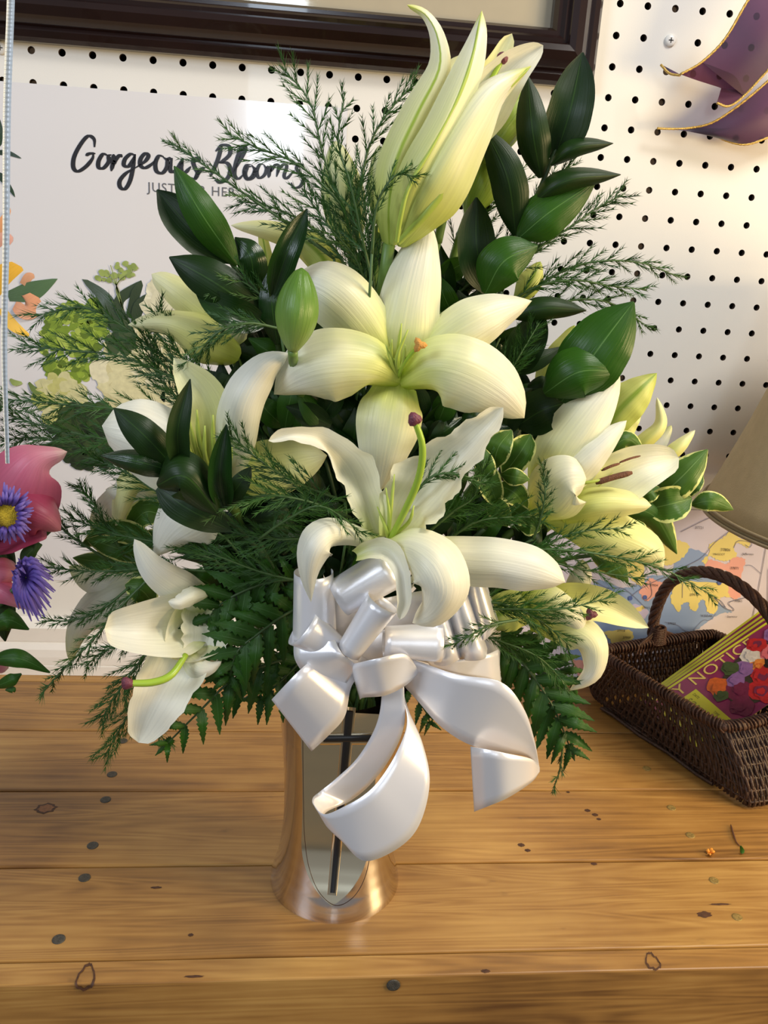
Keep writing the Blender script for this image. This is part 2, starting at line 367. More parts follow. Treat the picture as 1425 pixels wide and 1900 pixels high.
# screws in the pegboard
def wall_screw(px, py, lab):
    c = P(px, py, -1); s = thing('wall_screw', lab, 'screw', c)
    b = Buf(); n = 24; r = .0052; V = []
    for rr, y in ((r, .001), (r, -.0002), (r*.85, -.0012), (r*.4, -.0016)):
        V += [c + Vector((rr*math.cos(6.283*j/n), y, rr*math.sin(6.283*j/n))) for j in range(n)]
    b.add(V, [(i*n+j, i*n+(j+1)%n, (i+1)*n+(j+1)%n, (i+1)*n+j) for i in range(3) for j in range(n)] + [tuple(range(3*n, 4*n))])
    b.make('screw_head', simple('screw_white', (222, 220, 214), .35), s)
    b = Buf()
    for a, q in ((.0021, .0004), (.0004, .0021)): b.box(c + Vector((-a, -.0019, -q)), c + Vector((a, -.0014, q)))
    b.make('cross_slot', simple('slot', (40, 38, 36), .6), s, False)
wall_screw(1244, 75, 'white cross-head screw in the pegboard below the purple ribbon')
wall_screw(1, 89, 'white cross-head screw in the pegboard at the far left edge')

# ================================================================= WORKTOP
def woodmat(name, cols, seed):
    m, nt, p, out = newmat(name); tc = N(nt, 'ShaderNodeTexCoord'); oi = N(nt, 'ShaderNodeObjectInfo')
    mp = N(nt, 'ShaderNodeMapping'); mp.inputs['Scale'].default_value = (1.3, 24, 24)
    cb = N(nt, 'ShaderNodeCombineXYZ'); ml = N(nt, 'ShaderNodeMath', operation='MULTIPLY'); L(nt, oi.outputs['Random'], ml.inputs[0]); ml.inputs[1].default_value = 40 + seed
    for k in range(3): L(nt, ml.outputs[0], cb.inputs[k])
    va = N(nt, 'ShaderNodeVectorMath', operation='ADD'); L(nt, tc.outputs['Object'], va.inputs[0]); L(nt, cb.outputs[0], va.inputs[1]); L(nt, va.outputs[0], mp.inputs['Vector'])
    n1 = N(nt, 'ShaderNodeTexNoise'); n1.inputs['Scale'].default_value = 1.2; n1.inputs['Detail'].default_value = 2; n1.inputs['Distortion'].default_value = .6; L(nt, mp.outputs[0], n1.inputs['Vector'])
    wv = N(nt, 'ShaderNodeMath', operation='MULTIPLY'); L(nt, n1.outputs['Fac'], wv.inputs[0]); wv.inputs[1].default_value = 110
    sn = N(nt, 'ShaderNodeMath', operation='SINE'); L(nt, wv.outputs[0], sn.inputs[0])
    n2 = N(nt, 'ShaderNodeTexNoise'); n2.inputs['Scale'].default_value = 9; n2.inputs['Detail'].default_value = 5; L(nt, mp.outputs[0], n2.inputs['Vector'])
    n3 = N(nt, 'ShaderNodeTexNoise'); n3.inputs['Scale'].default_value = 5; n3.inputs['Detail'].default_value = 5; L(nt, va.outputs[0], n3.inputs['Vector'])
    n5 = N(nt, 'ShaderNodeTexNoise'); n5.inputs['Scale'].default_value = 24; n5.inputs['Detail'].default_value = 3
    mp5 = N(nt, 'ShaderNodeMapping'); mp5.inputs['Scale'].default_value = (1, 2.2, 2.2); L(nt, va.outputs[0], mp5.inputs['Vector']); L(nt, mp5.outputs[0], n5.inputs['Vector'])
    s1 = N(nt, 'ShaderNodeMath', operation='MULTIPLY_ADD'); L(nt, sn.outputs[0], s1.inputs[0]); s1.inputs[1].default_value = .05; L(nt, n3.outputs['Fac'], s1.inputs[2])
    s2 = N(nt, 'ShaderNodeMath', operation='MULTIPLY_ADD'); L(nt, n2.outputs['Fac'], s2.inputs[0]); s2.inputs[1].default_value = .42; L(nt, s1.outputs[0], s2.inputs[2])
    r = N(nt, 'ShaderNodeValToRGB'); L(nt, s2.outputs[0], r.inputs[0]); e = r.color_ramp.elements
    e[0].position = .46; e[0].color = lin(cols[0]); e[1].position = .96; e[1].color = lin(cols[2]); q = e.new(.70); q.color = lin(cols[1])
    # grime flecks
    fr = N(nt, 'ShaderNodeValToRGB'); fr.color_ramp.elements[0].position = .70; fr.color_ramp.elements[1].position = .78; L(nt, n5.outputs['Fac'], fr.inputs[0])
    fm = N(nt, 'ShaderNodeMath', operation='MULTIPLY'); L(nt, fr.outputs[0], fm.inputs[0]); fm.inputs[1].default_value = .55
    mx = N(nt, 'ShaderNodeMix', data_type='RGBA'); L(nt, fm.outputs[0], mx.inputs[0]); L(nt, r.outputs[0], mx.inputs[6]); mx.inputs[7].default_value = lin((92, 62, 32))
    hs = N(nt, 'ShaderNodeHueSaturation'); mr = N(nt, 'ShaderNodeMapRange'); L(nt, oi.outputs['Random'], mr.inputs['Value']); mr.inputs['To Min'].default_value = .92; mr.inputs['To Max'].default_value = 1.05
    L(nt, mr.outputs[0], hs.inputs['Value']); L(nt, mx.outputs[2], hs.inputs['Color'])
    L(nt, hs.outputs[0], p.inputs['Base Color']); p.inputs['Roughness'].default_value = .42; p.inputs['Coat Weight'].default_value = .12; p.inputs['Coat Roughness'].default_value = .3
    b = N(nt, 'ShaderNodeBump'); b.inputs['Strength'].default_value = .25; b.inputs['Distance'].default_value = .001; L(nt, s2.outputs[0], b.inputs['Height']); L(nt, b.outputs[0], p.inputs['Normal'])
    return m
M['wood'] = woodmat('pine_boards', [(104, 68, 30), (158, 114, 56), (190, 147, 80)], 0)
table = thing('workbench', 'rustic pine plank workbench top that the flower vase stands on', 'table', mm(300, -200, 0))
table.location.z = 0
def plank(y0, y1, z0=-19, z1=0, name='plank', m=None, g=1.0):
    b = Buf(); X0, X1 = -900, 1900; r = 1.2
    prof = [(y0+g, z0), (y1-g, z0), (y1-g, z1-r), (y1-g-r*.3, z1-r*.3), (y1-g-r, z1), (y0+g+r, z1), (y0+g+r*.3, z1-r*.3), (y0+g, z1-r)]
    k = len(prof); nx = 40; V = []
    for i in range(nx + 1):
        x = X0 + (X1 - X0) * i / nx
        V += [mm(x, y + .5 * pnoise(Vector((x*.004, y*.1, 3))), z) for y, z in prof]
    b.add(V, [(i*k+j, i*k+(j+1)%k, (i+1)*k+(j+1)%k, (i+1)*k+j) for i in range(nx) for j in range(k)] + [tuple(range(k))[::-1], tuple(range(nx*k, nx*k+k))])
    o = b.make(name, m or M['wood'], table, False); return o
for a, c in [(-30, -.5), (-122, -30), (-214.5, -122), (-306, -214.5), (-394, -306)]: plank(a, c)
o = plank(-412.5, -394, z0=-110, name='apron_board', g=.25); o['label'] = 'thick front edge board'
b = Buf()
for x in (-850, 1850):
    for y in (-380, -40): b.box(mm(x-30, y-30, 0) - Vector((0, 0, ZT)), mm(x+30, y+30, -19.3))
b.make('leg_frame', M['wood'], table, False)
M['screw_dark'] = simple('rusted_screw', (74, 70, 62), .55, metal=.3, var=.3, scale=500, bump=.4)
M['screw_gold'] = simple('brass_screw', (150, 124, 66), .5, metal=.4, var=.3, scale=500, bump=.4)
M['knot'] = simple('knot', (74, 44, 24), .6, var=.35, scale=300); M['knot_l'] = simple('knot_light', (132, 84, 44), .5, var=.2, scale=400)
def screw(px, py, r=4.3, m='screw_dark', Y=None):
    if Y is None: c = Z(px, py, 0); ax = Vector((0, 0, 1))
    else: c = P(px, py, Y); ax = Vector((0, -1, 0))
    u = Vector((1, 0, 0)); v = ax.cross(u); b = Buf(); n = 20; V = []; r /= 1000
    for rr, h in ((r*1.0, -.0002), (r, .0003), (r*.8, .0006), (r*.3, .0002)): V += [c + (u*math.cos(6.283*j/n) + v*math.sin(6.283*j/n))*rr + ax*h for j in range(n)]
    b.add(V, [(i*n+j, i*n+(j+1)%n, (i+1)*n+(j+1)%n, (i+1)*n+j) for i in range(3) for j in range(n)] + [tuple(range(3*n, 4*n))])
    b.make('screw', M[m], table)
for q in [(228, 1375), (208, 1437), (196, 1484), (172, 1569), (157, 1629), (109, 1743)]: screw(*q)
screw(730, 1828, 4.5, Y=-412.8)
for q in [(1200, 1426), (1246, 1499), (1281, 1550), (1325, 1634), (1368, 1702)]: screw(*q, 3.8, 'screw_gold')
def knot(px, py, a, bb, rot=0, ring=True, m='knot', h=.00015, Y=None, sk=0):
    if Y is None: c = Z(px, py, 0); ax = Vector((0, 0, 1))
    else: c = P(px, py, Y); ax = Vector((0, -1, 0))
    u = Vector((math.cos(rot), 0, 0)) + ax.cross(Vector((1, 0, 0))) * math.sin(rot); v = ax.cross(u); n = 22; b = Buf(); V = []
    for kk, hh in ((1, h), (.72, h*1.5)):
        V += [c + u*(math.cos(6.283*j/n)*a*kk*(1+.18*math.sin(j*2.3+a))) /1000 + v*(math.sin(6.283*j/n)*bb*kk*(1+sk*math.cos(6.283*j/n)+.14*math.sin(j*1.7)))/1000 + ax*hh for j in range(n)]
    b.add(V, [(j, (j+1)%n, n+(j+1)%n, n+j) for j in range(n)]); b.add(V[n:], [tuple(range(n))], m=1)
    b.make('knot', [M[m], M['knot_l'] if ring else M[m]], table)
knot(85, 1500, 8, 6.5, .2); knot(1307, 1697, 5.5, 3, .1, False); knot(1185, 1685-0, 1, 1, 0, False) if False else None
for q in [(1090, 1504, 2.6, 2), (1104, 1512, 2.6, 2), (1111, 1520, 2, 1.5), (967, 1568, 2.8, 2.2), (979, 1578, 2.4, 1.8), (1054, 1470, 1.6, 1.2), (1102, 1603, 2.5, 1.6), (901, 1802, 3, 1.5), (354, 1735, 1.8, 1.4), (290, 1650-3, 4, 1.2), (1336, 1678, 8, 1.0), (360, 1812, 6, 1)]: knot(*q, 0, False)
# edge knots that wrap over the front board
for (cx, cy, rw, rh) in [(160, 1812, 17, 26), (1210, 1783, 13, 17)]:
    b = Buf(); n = 26
    def kp(x, y):
        p1 = Z(x, y, 0)
        if p1.y * 1000 > -412.3: return p1 + Vector((0, 0, .0003))
        return P(x, y, -412.9)
    ring = []
    for kk in (1.0, .78, .60):
        ring.append([kp(cx + rw*kk*math.sin(6.283*j/n)*(1 - .45*math.cos(6.283*j/n)) + 6*math.cos(6.283*j/n)*(1 if cx < 600 else -1), cy - rh*kk*math.cos(6.283*j/n) + 2*math.sin(j*2.1)) for j in range(n)])
    b.add(ring[0] + ring[1], [(j, (j+1)%n, n+(j+1)%n, n+j) for j in range(n)])
    b.make('knot', [M['knot']], table)
# litter on the bench
c = Z(1365, 1560, 1.2)
t = thing('dry_twig', 'short dark dry twig lying on the plank near the basket', 'twig', c)
tubeobj('twig_body', curve([Z(1356, 1530, 1), Z(1361, 1548, 1.3), Z(1366, 1562, 1), Z(1373, 1570, .9)], 10), [.0003, .0008, .0007, .0008, .0009, .0008, .0006, .0006, .0005, .0005, .0003], simple('twig', (92, 56, 30), .8), t, 6)
def flat_leaf(name, label, cat, pts, w, m, h=.8, **k):
    t = thing(name, label, cat, Z(pts[0][0], pts[0][1], 0)); blade('leaf_blade', [Z(x, y, h + 1.5*math.sin(i)) for i, (x, y) in enumerate(pts)], w, m, t, world=True, nl=8, nw=4, **k)
flat_leaf('leaf_scrap', 'tiny green leaf scrap on the plank beside the dry twig', 'leaf', [(1374, 1569), (1377, 1578), (1376, 1584)], [3, 8, 3], M['leaf_mid'])
t = thing('petal_scrap', 'small crumpled orange petal scrap on the plank below the basket', 'petal', Z(1318, 1580, 0))
for k in range(4): blade('petal', [Z(1318, 1583, .6), Z(1318 + 5*math.cos(k*1.7), 1580 + 5*math.sin(k*1.7), 3), Z(1318 + 9*math.cos(k*1.7), 1580 + 7*math.sin(k*1.7), 1.5)], [3, 9, 4], simple('orange_scrap', (220, 140, 40), .7), t, world=True, nl=6, nw=4, cup=.3)

# ================================================================= PICTURE FRAME
def frame():
    X1 = 489.5; ZB = ZOFF*1000 + 5; xl, zt = -420, ZOFF*1000 + 420; w = 44
    prof = [(0, 0), (0, 9), (3, 13), (8, 15), (11, 14), (13, 18), (18, 24), (25, 27), (30, 25), (32, 21), (35, 22), (38, 19), (41, 19), (44, 14), (44, 4)]   # inset from the outer edge, height from wall
    fr = thing('picture_frame', 'dark reddish brown moulded picture frame hung at the top of the pegboard', 'picture frame', (.05, 0, (ZB)/1000))
    m = simple('mahogany', (30, 15, 12), .2, var=.2, scale=20, coat=.4)
    def corner(i, y, sx, sz): return ((xl + i if sx < 0 else X1 - i)/1000, -(y + 1)/1000, (ZB + i if sz < 0 else zt - i)/1000)
    rails = [((-1,-1),(1,-1),'bottom'), ((1,-1),(1,1),'right'), ((1,1),(-1,1),'top'), ((-1,1),(-1,-1),'left')]
    for a, c, nm in rails:
        b = Buf(); k = len(prof); b.add([corner(i, y, *a) for i, y in prof] + [corner(i, y, *c) for i, y in prof], [(j, j+1, k+j+1, k+j) for j in range(k-1)])
        b.make('frame_rail', m, fr, False)
    b = Buf(); b.box(((xl+40)/1000, -.006, (ZB+40)/1000), ((X1-40)/1000, -.002, (zt-40)/1000)); b.make('mat_board', simple('beige_mount', (176, 164, 138), .7, var=.02), fr, False)
    b = Buf(); b.add([((xl+42)/1000, -.009, (ZB+42)/1000), ((X1-42)/1000, -.009, (ZB+42)/1000), ((X1-42)/1000, -.009, (zt-42)/1000), ((xl+42)/1000, -.009, (zt-42)/1000)], [(0,1,2,3)])
    g, nt, p, out = newmat('picture_glass'); tr = N(nt, 'ShaderNodeBsdfTransparent'); gl = N(nt, 'ShaderNodeBsdfGlossy'); gl.inputs['Roughness'].default_value = .05
    mx = N(nt, 'ShaderNodeMixShader'); mx.inputs[0].default_value = .08; L(nt, tr.outputs[0], mx.inputs[1]); L(nt, gl.outputs[0], mx.inputs[2]); L(nt, mx.outputs[0], out.inputs['Surface'])
    b.make('glass_pane', g, fr, False)
frame()

# ================================================================= POSTER
def stroke(buf, pts, wpx, Y, n=6, m=0, hand=True):
    vp = [Vector((x, y, 0)) for x, y in pts]; nn = n * (len(vp) - 1); L_ = []; R_ = []
    for i in range(nn + 1):
        t = i / nn; p = cr(vp, t) if len(vp) > 2 else vp[0].lerp(vp[1], t); d = (cr(vp, min(1, t+.01)) - cr(vp, max(0, t-.01))) if len(vp) > 2 else vp[1] - vp[0]
        d.normalize(); nrm = Vector((-d.y, d.x, 0))
        w = wpx * (.55 + .45 * abs(d.y) if hand else 1) * (min(1, .35 + 4*t, .3 + 4*(1-t)) if hand else 1) / 2
        L_.append(P(p.x + nrm.x*w, p.y + nrm.y*w, Y)); R_.append(P(p.x - nrm.x*w, p.y - nrm.y*w, Y))
    k = nn + 1; buf.add(L_ + R_, [(i, i+1, k+i+1, k+i) for i in range(nn)], m=m)
def text_on(name, s, px, py, hpx, m, par, plane, ax, up, font_scale=1.0, shear=0, extr=0, space=1.0, bold=0):
    """lettering laid on the plane (o,n); ax/up are world unit vectors of the baseline and letter height; starts at pixel (px,py)"""
    o, n = plane; p0 = onplane(px, py, o, n)
    cu = bpy.data.curves.new(name, 'FONT'); cu.body = s; cu.size = hpx * mpp(p0) / .72; cu.shear = shear; cu.space_character = space; cu.offset = bold; cu.resolution_u = 3
    tmp = bpy.data.objects.new(name, cu); C.objects.link(tmp); dg = bpy.context.evaluated_depsgraph_get()
    me = bpy.data.meshes.new_from_object(tmp.evaluated_get(dg)); bpy.data.objects.remove(tmp); off = root_loc(par)
    for v in me.vertices: v.co = p0 + ax * v.co.x * font_scale + up * v.co.y - off
    me.materials.clear(); me.materials.append(m); ob = bpy.data.objects.new(name, me); C.objects.link(ob); ob.parent = par; return ob
def poster():
    x0, x1 = -300, 271.5; zt_, zb = ZOFF*1000 - 26, ZOFF*1000 - 487
    t = thing('wall_poster', 'glossy white wall poster reading Gorgeous Blooms with printed flower bouquets', 'poster', (0, -.001, zb/1000))
    pm = simple('glossy_paper', (222, 220, 222), .12, var=.015, scale=4, coat=.5)
    b = Buf(); nx, nz = 20, 16; V = []
    for i in range(nx+1):
        for j in range(nz+1):
            x = x0 + (x1-x0)*i/nx; z = zb + (zt_-zb)*j/nz
            V.append((x/1000, -.0006, z/1000))
    b.add(V, [(i*(nz+1)+j, (i+1)*(nz+1)+j, (i+1)*(nz+1)+j+1, i*(nz+1)+j+1) for i in range(nx) for j in range(nz)]); b.make('paper_sheet', pm, t)
    ink = simple('black_ink', (30, 28, 32), .3); s = 2.85; Y = -.9; B = Buf()
    g = lambda L0: [(x/s, y/s) for x, y in L0]; g2 = lambda L0: [(450 + x/s, y/s) for x, y in L0]
    G = [[(500,778),(497,735),(465,720),(425,765),(392,830),(388,885),(412,906),(455,880),(488,840),(494,812)], [(452,822),(475,812),(505,812)],
      [(570,822),(545,815),(522,850),(522,885),(548,888),(575,855),(575,825),(590,818)], [(600,815),(600,850),(588,905)], [(594,880),(612,845),(632,822),(648,830)],
      [(712,820),(690,815),(662,840),(655,872),(678,880),(702,850),(715,815)], [(715,815),(705,880),(688,955),(662,998),(636,990),(634,955),(668,915),(720,885)],
      [(720,885),(765,855),(785,825),(768,812),(745,838),(742,872),(765,888),(800,870),(828,840)], [(866,828),(840,825),(822,862),(828,905),(858,915),(882,885),(884,850),(862,830)], [(880,845),(905,835)],
      [(910,835),(900,880),(905,908),(930,900),(955,865),(968,835)], [(968,835),(958,885),(965,912),(985,908),(1010,880)], [(1060,850),(1045,835),(1022,850),(1030,885),(1045,915),(1030,945),(1005,938)], [(1030,945),(1060,900),(1085,885)],
      [(1172,770),(1150,850),(1112,935)], [(1140,800),(1175,768),(1212,775),(1216,815),(1180,850),(1152,862)], [(1160,862),(1200,862),(1218,895),(1205,940),(1165,965),(1135,950)],
      [(1228,920),(1262,860),(1296,795),(1290,772),(1268,800),(1246,870),(1240,925),(1262,945),(1290,920)], [(1330,880),(1308,885),(1296,920),(1310,948),(1340,935),(1352,900),(1335,880)]]
    for q in G: stroke(B, g(q), 8.4, Y)
    G2 = [[(45,870),(20,875),(8,910),(20,942),(48,935),(64,900),(48,872)], [(112,868),(90,872),(76,908),(86,940),(112,930),(126,898),(112,870)], [(126,890),(140,880)],
      [(148,875),(138,940)], [(144,915),(172,874),(192,880),(180,935)], [(186,910),(215,870),(234,880),(220,928),(236,942),(275,900)], [(325,872),(300,868),(286,890),(300,915),(322,945),(305,985),(270,992),(258,965)]]
    for q in G2: stroke(B, g2(q), 7.0, Y)
    B.make('script_lettering', ink, t, False)
    text_on('small_lettering', 'JUST FOR HER', 274, 355, 17, simple('grey_ink', (96, 96, 100), .4), t, (Vector((0, -.0009, 1)), Vector((0, 1, 0))), Vector((1, 0, 0)), Vector((0, 0, 1)), .98, space=1.12)
    # printed flowers (flat print)
    def pr(name, sp, w, col, Y=-1.0, tip=True, v2=None):
        mt = M.setdefault('pr' + str(col), petalmat('print', [(0, tuple(int(c*.82) for c in col)), (1, col)], rough=.25, trans=0, veins=.6))
        blade(name, [(x, y, Y) for x, y in sp], w, mt, t, cup=0, ridge=0, nl=12, nw=4, rnd=tip)
    leafg = (70, 92, 60); 
    for sp, w in [([(235,655),(210,560),(152,518)], [20,45,4]), ([(238,600),(225,560),(262,520)], [14,26,3]), ([(250,610),(262,570),(285,540)], [14,28,3]), ([(240,590),(255,545),(262,520)], [14,22,3])]: pr('printed_leaf', sp, w, (62, 78, 58))
    pr('printed_leaf', [(15,550),(60,540),(107,517)], [18,34,3], (92, 122, 84)); pr('printed_leaf', [(53,710),(70,722),(92,716)], [4,20,3], (112, 134, 66)); pr('printed_leaf', [(18,704),(28,708),(42,712)], [3,16,3], (150, 166, 90))
    pr('printed_leaf', [(-10,205),(2,240),(0,272)], [14,18,3], (40, 62, 40)); pr('printed_leaf', [(-10,283),(15,284),(40,294)], [8,9,2], (40, 62, 40)); pr('printed_leaf', [(-10,322),(10,335),(28,366)], [12,14,2], (40, 62, 40))
    for sp, w, c in [([(-15,560),(15,520),(40,495)], [40,60,30], (244,190,70)), ([(5,570),(30,600),(54,624)], [20,34,6], (246,196,62)), ([(30,560),(50,570),(72,552)], [30,46,30], (238,170,130)), ([(-8,470),(8,420),(18,385)], [20,26,4], (236,170,120)), ([(-6,455),(8,445),(24,440)], [20,28,10], (240,180,160)), ([(45,530),(55,515),(62,508)], [18,20,6], (236,178,140))]: pr('printed_petal', sp, w, c, -1.1)
    # green hydrangea head, cream roses and dark underside as many small printed florets
    def cluster(name, cx, cy, rx, ry, n, cols, r0, Y, seed):
        rnd_ = random.Random(seed); bb = Buf(); mts = [simple('print_' + name, c, .3, var=.1, scale=200) for c in cols]
        for q in range(n):
            a = rnd_.random()*6.283; d = math.sqrt(rnd_.random()); x = cx + math.cos(a)*d*rx; y = cy + math.sin(a)*d*ry; kk = 9; r = r0*(.6+.8*rnd_.random()); yy = Y - .0004*(q % 60)*10
            bb.add([P(x + r*math.cos(6.283*j/kk)*(1+.2*math.sin(j*2.2+q)), y + r*.9*math.sin(6.283*j/kk), yy) for j in range(kk)], [tuple(range(kk))[::-1]], m=min(len(cols)-1, int(rnd_.random()**1.2*len(cols))))
        bb.make(name, mts, t, False, stuff=True)
    cluster('printed_hydrangea', 130, 640, 52, 78, 330, [(122,146,52),(142,166,60),(98,120,44),(166,184,84)], 7, -1.0, 1)
    cluster('printed_hydrangea', 178, 590, 40, 34, 120, [(122,146,52),(142,166,60),(98,120,44)], 7, -1.02, 9)
    cluster('printed_roses', 260, 690, 75, 75, 170, [(214,208,164),(204,196,150),(222,216,182)], 17, -1.3, 2)
    cluster('printed_roses', 112, 740, 42, 45, 90, [(192,190,120),(176,182,96),(204,200,150)], 12, -1.3, 22)
    cluster('printed_greens', 165, 810, 72, 58, 190, [(44,56,34),(60,74,42),(36,46,30)], 12, -1.4, 3)
    cluster('printed_sprig', 215, 505, 42, 20, 26, [(150,166,90),(136,154,80)], 5, -1.5, 4)
    cluster('printed_roses', 325, 560, 55, 45, 60, [(226,222,196),(214,210,180)], 15, -1.3, 5)
    cluster('printed_greens', 225, 625, 25, 30, 40, [(70,84,56),(56,70,46)], 9, -1.6, 6)
    B2 = Buf()
    for x, y in [(190,515),(205,492),(222,500),(240,505),(252,498),(200,505)]: stroke(B2, [(228,575),(216,530),(x,y)], 1.6, -1.8, hand=False)
    B2.make('printed_stems', simple('print_stem', (140,156,90), .4), t, False)
poster()

# ================================================================= MAP
def mapsheet():
    bl, br = Z(985, 1310, 1), Z(1090, 1287, 1)
    # the sheet stands on the bench and leans back on the pegboard
    ax = Vector((1, 0, 0)); o = mm(520, -21, 1.5); topc = mm(520, -4, 190); up = (topc - o).normalized(); n = ax.cross(up).normalized(); pl = (o, n)
    if n.y > 0: n = -n
    t = thing('wall_map', 'printed paper delivery map with yellow blue and pink zones leaning behind the basket', 'map', o)
    def q(px, py, h=0): return onplane(px, py, o, n) + n * h
    def S(u, v, h=0): return o + ax*u + up*v + n*h
    b = Buf(); b.add([S(-.05, 0), S(.42, 0), S(.42, .196), S(-.05, .196), S(-.05, 0, -.0006), S(.42, 0, -.0006), S(.42, .196, -.0006), S(-.05, .196, -.0006)], [(0,1,2,3),(7,6,5,4),(0,4,5,1),(1,5,6,2),(2,6,7,3),(3,7,4,0)])
    b.make('map_sheet', simple('map_paper', (208, 200, 212), .45, var=.02), t, False)
    s = 3.353; f = lambda L0: [(1000 + x/s, 900 + y/s) for x, y in L0]
    cols = dict(y=(226, 208, 124), b=(138, 160, 198), p=(228, 164, 150), l=(188, 180, 212)); bufs = {k: Buf() for k in cols}
    areas = [('b', [(320,640),(380,590),(520,640),(640,600),(700,560),(830,560),(840,470),(860,440),(920,400),(980,410),(1030,440),(1050,500),(1130,520),(1100,700),(1160,760),(1200,790),(1130,800),(1050,850),(980,900),(860,960),(700,1010),(420,1010),(330,880),(420,800),(540,740)]),
      ('b', [(820,560),(870,440),(930,395),(1050,440),(1040,560),(930,600)]), ('y', [(760,380),(840,340),(930,370),(920,420),(870,470),(800,500),(770,480)]),
      ('y', [(520,480),(640,480),(650,620),(590,600),(530,520)]), ('y', [(310,650),(350,640),(350,680),(310,690)]),
      ('y', [(1190,280),(1250,330),(1310,350),(1300,390),(1240,360),(1210,390),(1230,440),(1170,470),(1110,465),(1060,440),(1040,490),(1015,470),(1060,420),(1060,370),(1140,330)]),
      ('p', [(1060,460),(1130,480),(1170,490),(1210,450),(1280,460),(1270,520),(1240,600),(1180,540),(1060,510),(1030,500)]), ('p', [(620,660),(690,580),(740,600),(790,610),(720,690),(660,720)]),
      ('y', [(830,650),(870,600),(1120,610),(1260,640),(1250,690),(1200,700),(1130,700),(1100,790),(1050,790),(1030,720),(1000,720),(980,780),(940,770),(930,730),(890,740),(870,790),(820,720)]),
      ('p', [(1180,620),(1270,600),(1260,680),(1220,710),(1180,680)]), ('y', [(400,910),(560,900),(580,960),(480,1010),(440,960)]), ('p', [(320,960),(400,950),(440,1010),(330,1030)]), ('l', [(420,790),(600,740),(680,800),(560,870),(450,860)]),
      ('y', [(570,780),(640,750),(650,770),(580,800)]), ('p', [(200,1080),(330,1050),(380,1150),(260,1200)]), ('b', [(180,1010),(320,1020),(300,1080),(200,1080)])]
    for i, (c, a) in enumerate(areas):
        vp = [Vector((x, y, 0)) for x, y in f(a)]; vp.append(vp[0]); poly = [cr(vp, j / (6*(len(vp)-1))) for j in range(6*(len(vp)-1))]
        poly = [(p_.x + 1.2*math.sin(j*1.9), p_.y + 1.2*math.cos(j*2.7)) for j, p_ in enumerate(poly)]
        bufs[c].add([q(x, y, .0002 + .00003*i) for x, y in poly], [tuple(range(len(poly)))[::-1]])
    nm = dict(y='yellow_zone', b='blue_zone', p='pink_zone', l='lilac_zone')
    for c in cols: bufs[c].make(nm[c], simple('map_' + nm[c], cols[c], .5, var=.02), t, False, stuff=True)
    rb = Buf()
    def line(pts, w, h=.0009):
        vp = [Vector((x, y, 0)) for x, y in f(pts)]; nn = 5*(len(vp)-1); A = []; B_ = []
        for i in range(nn+1):
            p_ = cr(vp, i/nn); d = cr(vp, min(1, i/nn+.01)) - cr(vp, max(0, i/nn-.01)); d.normalize()
            A.append(q(p_.x - d.y*w/2, p_.y + d.x*w/2, h)); B_.append(q(p_.x + d.y*w/2, p_.y - d.x*w/2, h))
        rb.add(A + B_, [(i, i+1, nn+2+i, nn+1+i) for i in range(nn)])
    for l_, w in [([(880,290),(960,250),(1020,220),(1090,190)], 1), ([(840,560),(900,510),(1010,450),(1090,360),(1190,280)], 1), ([(350,600),(430,640),(520,640),(600,700),(660,760)], .9), ([(560,700),(640,640),(760,580),(840,560)], 1),
        ([(660,720),(700,680),(690,600)], 1), ([(1210,390),(1230,350),(1270,345),(1320,360),(1310,385),(1280,370)], 1), ([(1000,500),(980,560),(900,600),(890,700)], .8), ([(1410,390),(1380,560),(1350,720),(1310,905)], 1.1), ([(1425,520),(1418,900)], 1.1), ([(780,850),(860,870),(900,900),(960,920)], .8),
        ([(1160,760),(1130,720),(1090,700),(1110,720),(1150,760),(1200,780),(1210,770),(1180,730),(1280,700)], 1.2), ([(1280,500),(1320,500),(1380,550)], .8), ([(1100,800),(1060,840),(1020,840),(960,900)], .7), ([(400,930),(440,990),(520,1000)], .7), ([(200,1230),(330,1120),(400,1040)], .9), ([(640,640),(520,520),(420,600)], .8)]: line(l_, w)
    rb.make('road_lines', simple('map_line', (120, 118, 136), .5), t, False, stuff=True)
    bb = Buf()
    for x, y in [(567,702),(658,697),(780,615),(1120,607)]:
        p_ = f([(x, y)])[0]; bb.add([q(p_[0] + 4*math.cos(6.283*j/12), p_[1] + 4.2*math.sin(6.283*j/12), .0011) for j in range(12)], [tuple(range(12))[::-1]])
    bb.make('highway_shield', simple('map_shield', (74, 96, 160), .5), t, False, stuff=True)
    ink = simple('map_ink', (52, 48, 56), .5)
    for s_, x, y, h in [('37721', 970, 272, 5), ('37806', 1130, 410, 5.5), ('MASCOT', 1085, 436, 4), ('37914', 888, 520, 5), ('37871', 1190, 524, 5), ('37914', 938, 690, 5), ('Seymour', 1170, 824, 4), ('37920', 800, 868, 4.5), ('Jefferson', 1265, 435, 4.5), ('37865', 1215, 728, 4.5), ('KODAK', 1010, 820, 4.5), ('37918', 485, 912, 4.5), ('37917', 560, 630, 4.5), ('37915', 640, 770, 4.5), ('37909', 520, 955, 4.5), ('37924', 690, 630, 4.5), ('rades', 1208, 924, 7)]:
        p_ = f([(x, y)])[0]; text_on('map_lettering', s_, p_[0], p_[1], h, ink, t, (o + n*.0013, n), ax, up)
mapsheet()

